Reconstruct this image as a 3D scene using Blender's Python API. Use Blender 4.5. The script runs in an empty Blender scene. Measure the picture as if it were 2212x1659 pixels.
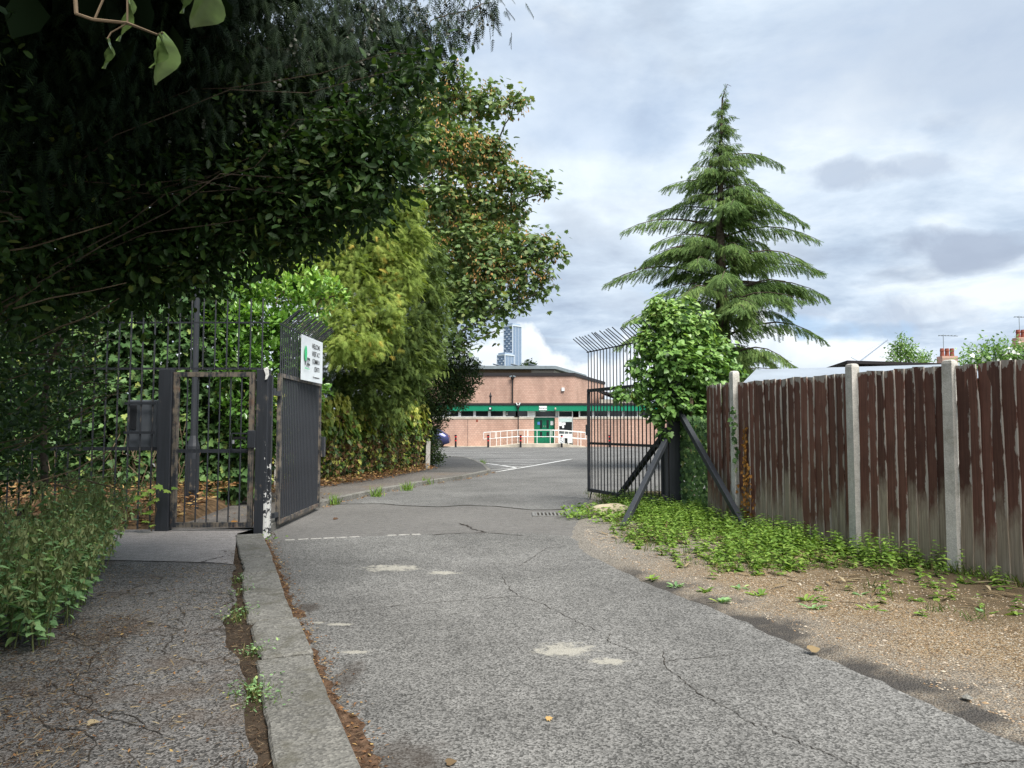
import bpy, math, random
import numpy as np
from mathutils import Vector, Matrix

random.seed(7)
R = np.random.default_rng(11)
scene = bpy.context.scene
COL = scene.collection
rad = math.radians

# ------------------------------------------------------------------ camera
FPX, CAMH = 740.0, 1.5
PITCH = math.atan(43.5 / FPX)
cam_data = bpy.data.cameras.new('camera')
cam_data.sensor_width = 36.0
cam_data.lens = 36.0 * FPX / 1024.0
cam_data.clip_start = 0.05
cam_data.clip_end = 6000.0
camera = bpy.data.objects.new('camera', cam_data)
COL.objects.link(camera)
camera.location = (0, 0, CAMH)
camera.rotation_euler = (math.pi / 2 + PITCH, 0, 0)
scene.camera = camera

# ------------------------------------------------------------------ light
SUN_EL, SUN_AZ = rad(56), rad(145)          # azimuth clockwise from +Y: sun behind and to the side of the camera
world = bpy.data.worlds.new('World')
scene.world = world
world.use_nodes = True
wn, wl = world.node_tree.nodes, world.node_tree.links
wn.clear()


def nd(nodes, kind, **kw):
    n = nodes.new(kind)
    for k, v in kw.items():
        setattr(n, k, v)
    return n


def ramp(nodes, stops, interp='LINEAR'):
    n = nodes.new('ShaderNodeValToRGB')
    cr = n.color_ramp
    cr.interpolation = interp
    while len(cr.elements) < len(stops):
        cr.elements.new(0.5)
    for e, (p, c) in zip(cr.elements, stops):
        e.position = p
        e.color = (c, c, c, 1) if isinstance(c, (int, float)) else (*c, 1)
    return n


def build_world():
    out = nd(wn, 'ShaderNodeOutputWorld')
    bg = nd(wn, 'ShaderNodeBackground')
    bg.inputs['Strength'].default_value = 0.1
    sky = nd(wn, 'ShaderNodeTexSky', sky_type='NISHITA', sun_disc=False)
    sky.sun_elevation, sky.sun_rotation = SUN_EL, SUN_AZ
    sky.air_density, sky.dust_density = 1.0, 1.2
    tc = nd(wn, 'ShaderNodeTexCoord')
    sep = nd(wn, 'ShaderNodeSeparateXYZ')
    wl.new(tc.outputs['Generated'], sep.inputs[0])
    # flatten the view direction onto a cloud layer
    zz = nd(wn, 'ShaderNodeMath', operation='ADD'); zz.inputs[1].default_value = 0.16
    zc = nd(wn, 'ShaderNodeMath', operation='MAXIMUM'); zc.inputs[1].default_value = 0.0
    wl.new(sep.outputs['Z'], zc.inputs[0]); wl.new(zc.outputs[0], zz.inputs[0])
    dx = nd(wn, 'ShaderNodeMath', operation='DIVIDE'); dy = nd(wn, 'ShaderNodeMath', operation='DIVIDE')
    wl.new(sep.outputs['X'], dx.inputs[0]); wl.new(zz.outputs[0], dx.inputs[1])
    wl.new(sep.outputs['Y'], dy.inputs[0]); wl.new(zz.outputs[0], dy.inputs[1])
    cv = nd(wn, 'ShaderNodeCombineXYZ')
    wl.new(dx.outputs[0], cv.inputs[0]); wl.new(dy.outputs[0], cv.inputs[1])

    def noise(scale, detail, rough, off, src=cv.outputs[0], dist=0.3):
        mp = nd(wn, 'ShaderNodeMapping')
        mp.inputs['Location'].default_value = off
        wl.new(src, mp.inputs['Vector'])
        n = nd(wn, 'ShaderNodeTexNoise')
        n.inputs['Scale'].default_value = scale
        n.inputs['Detail'].default_value = detail
        n.inputs['Roughness'].default_value = rough
        n.inputs['Distortion'].default_value = dist
        wl.new(mp.outputs[0], n.inputs['Vector'])
        return n.outputs['Fac']

    n1 = noise(0.75, 10, 0.58, (3.1, 1.7, 0))
    n2 = noise(2.1, 10, 0.6, (7.4, 2.2, 3))
    mx = nd(wn, 'ShaderNodeMix'); mx.inputs[0].default_value = 0.4
    wl.new(n1, mx.inputs[2]); wl.new(n2, mx.inputs[3])
    body = ramp(wn, [(0.37, (.86, 1.05, 1.36)), (0.44, (1.14, 1.38, 1.70)), (0.50, (1.5, 1.74, 2.02)), (0.575, (1.98, 2.14, 2.26))])
    wl.new(mx.outputs[0], body.inputs[0])
    # separate low dark clouds drifting below the layer
    n3 = noise(2.3, 6, 0.5, (1.2, 9.35, 5), dist=0.1)
    dk = ramp(wn, [(0.56, 0.0), (0.68, 0.75)])
    wl.new(n3, dk.inputs[0])
    dmix = nd(wn, 'ShaderNodeMix', data_type='RGBA')
    wl.new(dk.outputs[0], dmix.inputs[0]); wl.new(body.outputs[0], dmix.inputs[6])
    dmix.inputs[7].default_value = (.88, 1.05, 1.32, 1)
    # single cloud banks seen in this sky: centre and half-size as slopes of the view direction
    yc = nd(wn, 'ShaderNodeMath', operation='MAXIMUM'); yc.inputs[1].default_value = 0.05
    wl.new(sep.outputs['Y'], yc.inputs[0])

    def m2(op, a, b, clamp=False):
        x = nd(wn, 'ShaderNodeMath', operation=op); x.use_clamp = clamp
        for i, q in enumerate((a, b)):
            if isinstance(q, (int, float)): x.inputs[i].default_value = q
            else: wl.new(q, x.inputs[i])
        return x.outputs[0]
    su, sw = m2('DIVIDE', sep.outputs['X'], yc.outputs[0]), m2('DIVIDE', sep.outputs['Z'], yc.outputs[0])
    ahead = m2('GREATER_THAN', sep.outputs['Y'], 0.06)
    edge = noise(9.0, 8, 0.55, (2.0, 5.0, 1.0), src=tc.outputs['Generated'])
    edge2 = noise(3.2, 8, 0.55, (4.0, 1.0, 2.0), src=tc.outputs['Generated'])
    cur = dmix.outputs[2]
    for cx, cz, rx, rz, k, soft, col in ((.60, .50, .60, .15, .75, 1.0, (1.02, 1.24, 1.58)), (.16, .38, .40, .24, .55, 1.2, (2.0, 2.2, 2.38)), (-.1, .33, .14, .05, .5, .8, (1.3, 1.6, 1.98)), (.60, .235, .085, .034, .85, .4, (.92, 1.08, 1.36)), (.56, .155, .15, .036, .7, .5, (1.02, 1.2, 1.5)),
                                         (.455, .35, .07, .022, .7, .5, (1.0, 1.18, 1.48)), (.58, .36, .07, .018, .65, .5, (1.05, 1.24, 1.55)), (.40, .13, .16, .018, .8, .5, (1.05, 1.5, 2.05))):
        ax, az = m2('DIVIDE', m2('SUBTRACT', su, cx), rx), m2('DIVIDE', m2('SUBTRACT', sw, cz), rz)
        r2 = m2('ADD', m2('MULTIPLY', ax, ax), m2('MULTIPLY', az, az))
        e = m2('SUBTRACT', m2('ADD', 1.0, m2('MULTIPLY', m2('SUBTRACT', edge if rx < .2 else edge2, .5), 7.0 if rx < .2 else 4.2)), r2)
        f = m2('MULTIPLY', m2('MULTIPLY', m2('ADD', .35, m2('MULTIPLY', n2, 1.25)), ahead), m2('MULTIPLY', m2('DIVIDE', e, soft * (2.4 if rx < .2 else 1.15), True), k))
        mxx = nd(wn, 'ShaderNodeMix', data_type='RGBA')
        wl.new(f, mxx.inputs[0]); wl.new(cur, mxx.inputs[6]); mxx.inputs[7].default_value = (*col, 1)
        cur = mxx.outputs[2]
    # white cumulus heads low over the horizon
    nc = noise(5.5, 9, 0.55, (0.3, 0.2, 0.45), src=tc.outputs['Generated'], dist=0.2)
    el = nd(wn, 'ShaderNodeMapRange'); el.inputs[1].default_value = 0.02; el.inputs[2].default_value = 0.19
    el.inputs[3].default_value = 0.36; el.inputs[4].default_value = -0.22
    wl.new(sep.outputs['Z'], el.inputs[0])
    ad = nd(wn, 'ShaderNodeMath', operation='ADD'); wl.new(nc, ad.inputs[0]); wl.new(el.outputs[0], ad.inputs[1])
    cm = ramp(wn, [(0.55, 0.0), (0.60, 1.0)])
    wl.new(ad.outputs[0], cm.inputs[0])
    cshade = ramp(wn, [(0.56, (2.35, 2.42, 2.48)), (0.80, (1.6, 1.82, 2.1))])
    wl.new(ad.outputs[0], cshade.inputs[0])
    cum = nd(wn, 'ShaderNodeMix', data_type='RGBA')
    wl.new(cm.outputs[0], cum.inputs[0]); wl.new(cur, cum.inputs[6]); wl.new(cshade.outputs[0], cum.inputs[7])
    # thin places let the blue sky show
    n4 = noise(1.3, 7, 0.5, (5.0, 4.1, 1))
    thin = ramp(wn, [(0.36, 0.72), (0.46, 1.0)])
    wl.new(n4, thin.inputs[0])
    fin = nd(wn, 'ShaderNodeMix', data_type='RGBA')
    dim = nd(wn, 'ShaderNodeMix', data_type='RGBA', blend_type='MULTIPLY'); dim.inputs[0].default_value = 1; dim.inputs[7].default_value = (.4, .4, .4, 1)
    wl.new(sky.outputs[0], dim.inputs[6])
    wl.new(thin.outputs[0], fin.inputs[0]); wl.new(dim.outputs[2], fin.inputs[6]); wl.new(cum.outputs[2], fin.inputs[7])
    wl.new(fin.outputs[2], bg.inputs['Color'])
    wl.new(bg.outputs[0], out.inputs[0])


build_world()
sun_data = bpy.data.lights.new('sun', 'SUN')
sun_data.energy = 1.5
sun_data.angle = rad(35)
sun_data.color = (1.0, 0.955, 0.88)
sun = bpy.data.objects.new('sun', sun_data)
COL.objects.link(sun)
sd = Vector((math.sin(SUN_AZ) * math.cos(SUN_EL), math.cos(SUN_AZ) * math.cos(SUN_EL), math.sin(SUN_EL)))
sun.rotation_euler = sd.to_track_quat('Z', 'Y').to_euler()

vs = scene.view_settings
vs.view_transform, vs.look, vs.gamma, vs.use_curve_mapping = 'Standard', 'None', 1.0, False
vs.exposure = 2.3
scene.cycles.use_denoising = True
scene.cycles.denoising_prefilter = 'NONE'
scene.cycles.max_bounces = 6
scene.cycles.diffuse_bounces = 3
scene.cycles.transparent_max_bounces = 6


# ------------------------------------------------------------------ helpers
def at(u, v, dist):
    """world point seen at that place of the survey picture, at ground distance dist"""
    s = 1024.0 / 2212.0
    a, b = (u * s - 512) / FPX, (384 - v * s) / FPX
    y = math.cos(PITCH) - math.sin(PITCH) * b
    z = math.sin(PITCH) + math.cos(PITCH) * b
    t = dist / y
    return np.array([a * t, dist, CAMH + z * t])


def world_loc(o):
    l = Vector((0, 0, 0))
    while o is not None:
        l += o.location
        o = o.parent
    return np.array(l)


def tag(o, label=None, cat=None, group=None, kind=None):
    if label: o['label'] = label
    if cat: o['category'] = cat
    if group: o['group'] = group
    if kind: o['kind'] = kind
    return o


def empty(name, loc, label=None, cat=None, group=None):
    o = bpy.data.objects.new(name, None)
    COL.objects.link(o)
    o.location = tuple(float(x) for x in loc)
    o.empty_display_size = 0.2
    return tag(o, label, cat, group)


def link_mesh(name, me, parent=None, loc=None):
    o = bpy.data.objects.new(name, me)
    COL.objects.link(o)
    if parent is not None: o.parent = parent
    if loc is not None: o.location = tuple(float(x) for x in loc)
    return o


class MB:
    """collects shapes in world coordinates, then becomes ONE mesh object"""
    def __init__(s):
        s.v, s.f, s.sm = [], [], False

    def add(s, vs_, fs):
        b = len(s.v)
        s.v += [tuple(float(c) for c in q) for q in vs_]
        s.f += [tuple(i + b for i in f) for f in fs]
        return s

    def box(s, c, size, rz=0.0, M=None):
        hx, hy, hz = size[0] / 2, size[1] / 2, size[2] / 2
        m = M if M is not None else Matrix.Rotation(rz, 3, 'Z')
        c = Vector(c)
        p = [c + m @ Vector((x * hx, y * hy, z * hz)) for z in (-1, 1) for y in (-1, 1) for x in (-1, 1)]
        return s.add(p, [(0, 2, 3, 1), (4, 5, 7, 6), (0, 1, 5, 4), (2, 6, 7, 3), (0, 4, 6, 2), (1, 3, 7, 5)])

    def beam(s, a, b, w, h, up=(0, 0, 1)):
        a, b = Vector(a), Vector(b)
        d = (b - a)
        L = d.length
        x = d.normalized()
        upv = Vector(up)
        if abs(x.dot(upv)) > 0.98: upv = Vector((0, 1, 0))
        y = upv.cross(x).normalized()
        z = x.cross(y)
        return s.box((a + b) / 2, (L, w, h), M=Matrix((x, y, z)).transposed())

    def tube(s, pts, radii, n=6, cap=True):
        pts = [Vector(p) for p in pts]
        if isinstance(radii, (int, float)): radii = [radii] * len(pts)
        rings = []
        ref = Vector((0.13, 0.21, 1)).normalized()
        for i, p in enumerate(pts):
            d = (pts[min(i + 1, len(pts) - 1)] - pts[max(i - 1, 0)])
            d = d.normalized() if d.length > 1e-9 else Vector((0, 0, 1))
            r0 = ref if abs(d.dot(ref)) < 0.95 else Vector((1, 0, 0))
            x = r0.cross(d).normalized(); y = d.cross(x)
            rings.append([p + (x * math.cos(2 * math.pi * k / n) + y * math.sin(2 * math.pi * k / n)) * radii[i] for k in range(n)])
        b = len(s.v)
        for r in rings: s.v += [tuple(q) for q in r]
        for i in range(len(rings) - 1):
            for k in range(n):
                k2 = (k + 1) % n
                s.f.append((b + i * n + k, b + i * n + k2, b + (i + 1) * n + k2, b + (i + 1) * n + k))
        if cap:
            s.f.append(tuple(b + k for k in reversed(range(n))))
            s.f.append(tuple(b + (len(rings) - 1) * n + k for k in range(n)))
        return s

    def prism(s, poly, z0, z1):
        n = len(poly)
        area = sum(poly[i][0] * poly[(i + 1) % n][1] - poly[(i + 1) % n][0] * poly[i][1] for i in range(n))
        if area < 0: poly = poly[::-1]
        vs_ = [(x, y, z0) for x, y in poly] + [(x, y, z1) for x, y in poly]
        fs = [tuple(reversed(range(n))), tuple(range(n, 2 * n))]
        fs += [(i, (i + 1) % n, n + (i + 1) % n, n + i) for i in range(n)]
        return s.add(vs_, fs)

    def sheet(s, poly, z):
        n = len(poly)
        area = sum(poly[i][0] * poly[(i + 1) % n][1] - poly[(i + 1) % n][0] * poly[i][1] for i in range(n))
        if area < 0: poly = poly[::-1]
        return s.add([(x, y, z) for x, y in poly], [tuple(range(n))])

    def lathe(s, c, prof, n=10):
        c = Vector(c); b = len(s.v)
        for r, z in prof:
            s.v += [(c.x + r * math.cos(2 * math.pi * k / n), c.y + r * math.sin(2 * math.pi * k / n), c.z + z) for k in range(n)]
        for i in range(len(prof) - 1):
            for k in range(n):
                k2 = (k + 1) % n
                s.f.append((b + i * n + k, b + i * n + k2, b + (i + 1) * n + k2, b + (i + 1) * n + k))
        s.f.append(tuple(b + k for k in reversed(range(n))))
        s.f.append(tuple(b + (len(prof) - 1) * n + k for k in range(n)))
        return s

    def build(s, name, m, parent=None, smooth=False, kind=None, bevel=0.0):
        v = np.array(s.v, dtype=np.float64)
        if parent is not None: v = v - world_loc(parent)
        me = bpy.data.meshes.new(name)
        me.from_pydata([tuple(q) for q in v], [], s.f)
        me.materials.append(m)
        if smooth or s.sm: me.polygons.foreach_set('use_smooth', [True] * len(me.polygons))
        me.update()
        o = link_mesh(name, me, parent)
        if bevel > 0:
            mo = o.modifiers.new('edge', 'BEVEL'); mo.width = bevel; mo.segments = 1; mo.limit_method = 'ANGLE'
        if kind: o['kind'] = kind
        return o


def scatter(name, P, D, N, S, tmpl, m, parent=None, kind=None, rnd=None, smooth=False):
    """many small pieces (leaves, blades, pebbles) as one mesh with a random value per piece"""
    P = np.asarray(P, float); D = np.asarray(D, float); N = np.asarray(N, float)
    n = len(P)
    S = np.broadcast_to(np.asarray(S, float), (n,)) if np.ndim(S) < 2 else np.asarray(S, float)
    tv, tf = tmpl
    tv = np.asarray(tv, float); k = len(tv)
    X = D / (np.linalg.norm(D, axis=1, keepdims=True) + 1e-9)
    Zv = N - X * np.sum(N * X, axis=1, keepdims=True)
    ln = np.linalg.norm(Zv, axis=1, keepdims=True)
    alt = np.cross(X, np.array([0.31, 0.87, 0.4])); alt /= np.linalg.norm(alt, axis=1, keepdims=True) + 1e-9
    Zv = np.where(ln > 1e-4, Zv / (ln + 1e-9), alt)
    Yv = np.cross(Zv, X)
    if parent is not None: P = P - world_loc(parent)
    sc = S[:, None, None] if S.ndim == 1 else S[:, None, :]
    t = tv[None] * sc
    V = P[:, None, :] + t[..., 0:1] * X[:, None] + t[..., 1:2] * Yv[:, None] + t[..., 2:3] * Zv[:, None]
    me = bpy.data.meshes.new(name)
    me.vertices.add(n * k)
    me.vertices.foreach_set('co', V.reshape(-1).astype(np.float32))
    lens = np.array([len(f) for f in tf]); flat = np.concatenate([np.array(f) for f in tf])
    loops = (flat[None] + (np.arange(n) * k)[:, None]).reshape(-1)
    ltot = np.tile(lens, n)
    lst = np.concatenate([[0], np.cumsum(ltot)[:-1]])
    me.loops.add(len(loops)); me.loops.foreach_set('vertex_index', loops.astype(np.int32))
    me.polygons.add(len(ltot))
    me.polygons.foreach_set('loop_start', lst.astype(np.int32))
    try: me.polygons.foreach_set('loop_total', ltot.astype(np.int32))
    except Exception: pass
    if smooth: me.polygons.foreach_set('use_smooth', np.ones(len(ltot), dtype=bool))
    me.update(calc_edges=True)
    a = me.attributes.new('rnd', 'FLOAT', 'POINT')
    rv = R.random(n) if rnd is None else rnd
    a.data.foreach_set('value', np.repeat(rv, k).astype(np.float32))
    me.materials.append(m)
    o = link_mesh(name, me, parent)
    if kind: o['kind'] = kind
    return o


def unit(n):
    v = R.normal(size=(n, 3))
    return v / np.linalg.norm(v, axis=1, keepdims=True)


def blob_points(blobs, n, shell=0.55):
    """blobs: rows x,y,z,rx,ry,rz"""
    B = np.array(blobs, float)
    w = (B[:, 3] * B[:, 4] * B[:, 5]) ** (2 / 3)
    i = R.choice(len(B), n, p=w / w.sum())
    d = unit(n)
    r = 1 - shell * R.random(n) ** 1.6
    return B[i, :3] + d * B[i, 3:6] * r[:, None], d, i


def blobs_px(rows, squash=0.85, depth=1.0):
    out = []
    for u, v, Y, r in rows:
        p = at(u, v, Y)
        out.append((p[0], p[1], p[2], r, r * depth, r * squash))
    return out


def clusters(C, out, m, spread):
    """m leaves round every cluster centre"""
    P = np.repeat(C, m, axis=0) + R.normal(size=(len(C) * m, 3)) * spread
    return P, np.repeat(out, m, axis=0)


# leaf templates: x along the leaf, y across, z its normal
T_OVAL = ([(0, 0, 0), (.3, .2, .05), (.7, .19, .03), (1, 0, -.06), (.7, -.19, .03), (.3, -.2, .05)], [(0, 3, 2, 1), (0, 5, 4, 3)])
T_LONG = ([(0, 0, 0), (.35, .15, .05), (.75, .14, 0), (1, 0, -.1), (.75, -.14, 0), (.35, -.15, .05)], [(0, 3, 2, 1), (0, 5, 4, 3)])
T_TOOTH = ([(0, 0, 0), (.02, .2, .02), (.16, .33, .05), (.2, .27, .04), (.38, .31, .05), (.42, .24, .04), (.6, .23, .03), (.63, .16, .02), (.8, .13, 0), (1, 0, -.08),
            (.8, -.13, 0), (.63, -.16, .02), (.6, -.23, .03), (.42, -.24, .04), (.38, -.31, .05), (.2, -.27, .04), (.16, -.33, .05), (.02, -.2, .02)],
           [(0, 9, 8, 7, 6, 5, 4, 3, 2, 1), (0, 17, 16, 15, 14, 13, 12, 11, 10, 9)])
T_IVY = ([(0, 0, 0), (-.12, .22, .02), (.06, .5, .05), (.3, .3, .05), (.55, .42, .02), (.66, .2, .02), (1, 0, -.08), (.66, -.2, .02), (.55, -.42, .02), (.3, -.3, .05), (.06, -.5, .05), (-.12, -.22, .02)],
         [(0, 6, 5, 4, 3, 2, 1), (0, 11, 10, 9, 8, 7, 6)])
T_HEART = ([(0, 0, 0), (-.1, .25, .03), (.15, .44, .05), (.5, .34, .04), (1, 0, -.1), (.5, -.34, .04), (.15, -.44, .05), (-.1, -.25, .03)], [(0, 4, 3, 2, 1), (0, 7, 6, 5, 4)])
T_MAPLE = ([(0, 0, 0), (-.05, .32, -.03), (.16, .3, .02), (.3, .56, -.05), (.42, .27, .02), (.66, .36, -.03), (.7, .15, .02), (1, 0, -.08),
            (.7, -.15, .02), (.66, -.36, -.03), (.42, -.27, .02), (.3, -.56, -.05), (.16, -.3, .02), (-.05, -.32, -.03)],
           [(0, 7, 6, 5, 4, 3, 2, 1), (0, 13, 12, 11, 10, 9, 8, 7)])


def spray_template(n=7, w=.34, droop=.22):
    v, f = [(0, 0, 0), (0, .02, 0), (1, 0, -droop)], [(0, 2, 1)]
    for i in range(n):
        x = .08 + .84 * i / n
        z = -droop * x * x
        L = w * (1 - .65 * x)
        for s in (-1, 1):
            b = len(v)
            k = .3 / n
            v += [(x - k, 0, z), (x + k, 0, z), (x + .17, s * L, z - .07)]
            f.append((b, b + 1, b + 2) if s > 0 else (b + 1, b, b + 2))
    return v, f


T_SPRAY = spray_template()
T_SPRAY_WIDE = spray_template(7, .40, .3)
T_SPRAY_FINE = spray_template(7, .24, .1)


def cedar_template():
    v, f = [], []
    rr = random.Random(3)
    for i in range(9):
        x = i / 9
        for s in (-1, 1, 0):
            a = rr.uniform(.5, 1)
            b = len(v)
            y, z = (s * .17 * a, -.05) if s else (0, .13 * a)
            v += [(x - .03, 0, 0), (x + .07, 0, 0), (x + .13, y, z)]
            f.append((b, b + 1, b + 2))
    return v, f


T_CEDAR = cedar_template()
T_BLADE = ([(0, .04, 0), (0, -.04, 0), (.55, -.03, .05), (1, 0, .25), (.55, .03, .05)], [(0, 1, 2, 4), (4, 2, 3)])
T_BIT = ([(0, -.12, 0), (.5, -.2, .06), (1, 0, .02), (.45, .2, .05)], [(0, 1, 2, 3)])
T_STICK = ([(0, -.05, 0), (.5, -.06, .05), (1, -.02, .02), (1, .02, .02), (.5, .05, .05), (0, .05, 0)], [(0, 1, 4, 5), (1, 2, 3, 4)])
_p = [(1, 0, 0), (0, 1, 0), (-1, 0, 0), (0, -1, 0), (.1, .1, .62), (0, 0, -.6), (.72, .7, .1), (-.66, .7, .15), (-.7, -.68, .05), (.7, -.7, .12)]
T_PEBBLE = (_p, [(0, 6, 4), (6, 1, 4), (1, 7, 4), (7, 2, 4), (2, 8, 4), (8, 3, 4), (3, 9, 4), (9, 0, 4)])


# ------------------------------------------------------------------ materials
def mat(name):
    m = bpy.data.materials.new(name)
    m.use_nodes = True
    n = m.node_tree.nodes
    return m, n, m.node_tree.links, n['Principled BSDF']


def plain(name, col, rough=0.6, metal=0.0, spec=0.4, var=0.0, vscale=8.0, bump=0.0, bscale=40.0):
    m, n, l, b = mat(name)
    b.inputs['Base Color'].default_value = (*col, 1)
    b.inputs['Roughness'].default_value = rough
    b.inputs['Metallic'].default_value = metal
    b.inputs['Specular IOR Level'].default_value = spec
    if var > 0 or bump > 0:
        tc = nd(n, 'ShaderNodeTexCoord')
        if var > 0:
            t = nd(n, 'ShaderNodeTexNoise'); t.inputs['Scale'].default_value = vscale; t.inputs['Detail'].default_value = 6
            l.new(tc.outputs['Object'], t.inputs['Vector'])
            lo = tuple(c * (1 - var) for c in col); hi = tuple(min(1, c * (1 + var)) for c in col)
            r = ramp(n, [(.3, lo), (.7, hi)])
            l.new(t.outputs['Fac'], r.inputs[0]); l.new(r.outputs[0], b.inputs['Base Color'])
        if bump > 0:
            t = nd(n, 'ShaderNodeTexNoise'); t.inputs['Scale'].default_value = bscale; t.inputs['Detail'].default_value = 4
            l.new(tc.outputs['Object'], t.inputs['Vector'])
            bp = nd(n, 'ShaderNodeBump'); bp.inputs['Strength'].default_value = bump; bp.inputs['Distance'].default_value = .01
            l.new(t.outputs['Fac'], bp.inputs['Height']); l.new(bp.outputs[0], b.inputs['Normal'])
    return m


def leaf_mat(name, stops, rough=.45, trans=.3, spec=.4):
    m, n, l, b = mat(name)
    a = nd(n, 'ShaderNodeAttribute', attribute_name='rnd')
    r = ramp(n, stops)
    l.new(a.outputs['Fac'], r.inputs[0]); l.new(r.outputs[0], b.inputs['Base Color'])
    b.inputs['Roughness'].default_value = rough
    b.inputs['Specular IOR Level'].default_value = spec
    if trans > 0:
        t = nd(n, 'ShaderNodeBsdfTranslucent')
        g = nd(n, 'ShaderNodeMix', data_type='RGBA', blend_type='MULTIPLY'); g.inputs[0].default_value = 1
        g.inputs[7].default_value = (1.25, 1.3, .6, 1)
        l.new(r.outputs[0], g.inputs[6]); l.new(g.outputs[2], t.inputs[0])
        mx = nd(n, 'ShaderNodeMixShader'); mx.inputs[0].default_value = trans
        l.new(b.outputs[0], mx.inputs[1]); l.new(t.outputs[0], mx.inputs[2])
        l.new(mx.outputs[0], n['Material Output'].inputs[0])
    return m


def noise_node(n, l, tc, scale, detail=6, rough=.55, out='Object'):
    t = nd(n, 'ShaderNodeTexNoise')
    t.inputs['Scale'].default_value = scale; t.inputs['Detail'].default_value = detail; t.inputs['Roughness'].default_value = rough
    l.new(tc.outputs[out], t.inputs['Vector'])
    return t


def mixc(n, l, fac, a, b):
    mx = nd(n, 'ShaderNodeMix', data_type='RGBA')
    if isinstance(fac, float): mx.inputs[0].default_value = fac
    else: l.new(fac, mx.inputs[0])
    for i, x in ((6, a), (7, b)):
        if isinstance(x, tuple): mx.inputs[i].default_value = (*x, 1)
        else: l.new(x, mx.inputs[i])
    return mx.outputs[2]


def math_(n, l, op, a, b=None, clamp=False):
    x = nd(n, 'ShaderNodeMath', operation=op); x.use_clamp = clamp
    for i, q in enumerate((a, b)):
        if q is None: continue
        if isinstance(q, (int, float)): x.inputs[i].default_value = q
        else: l.new(q, x.inputs[i])
    return x.outputs[0]


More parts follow.
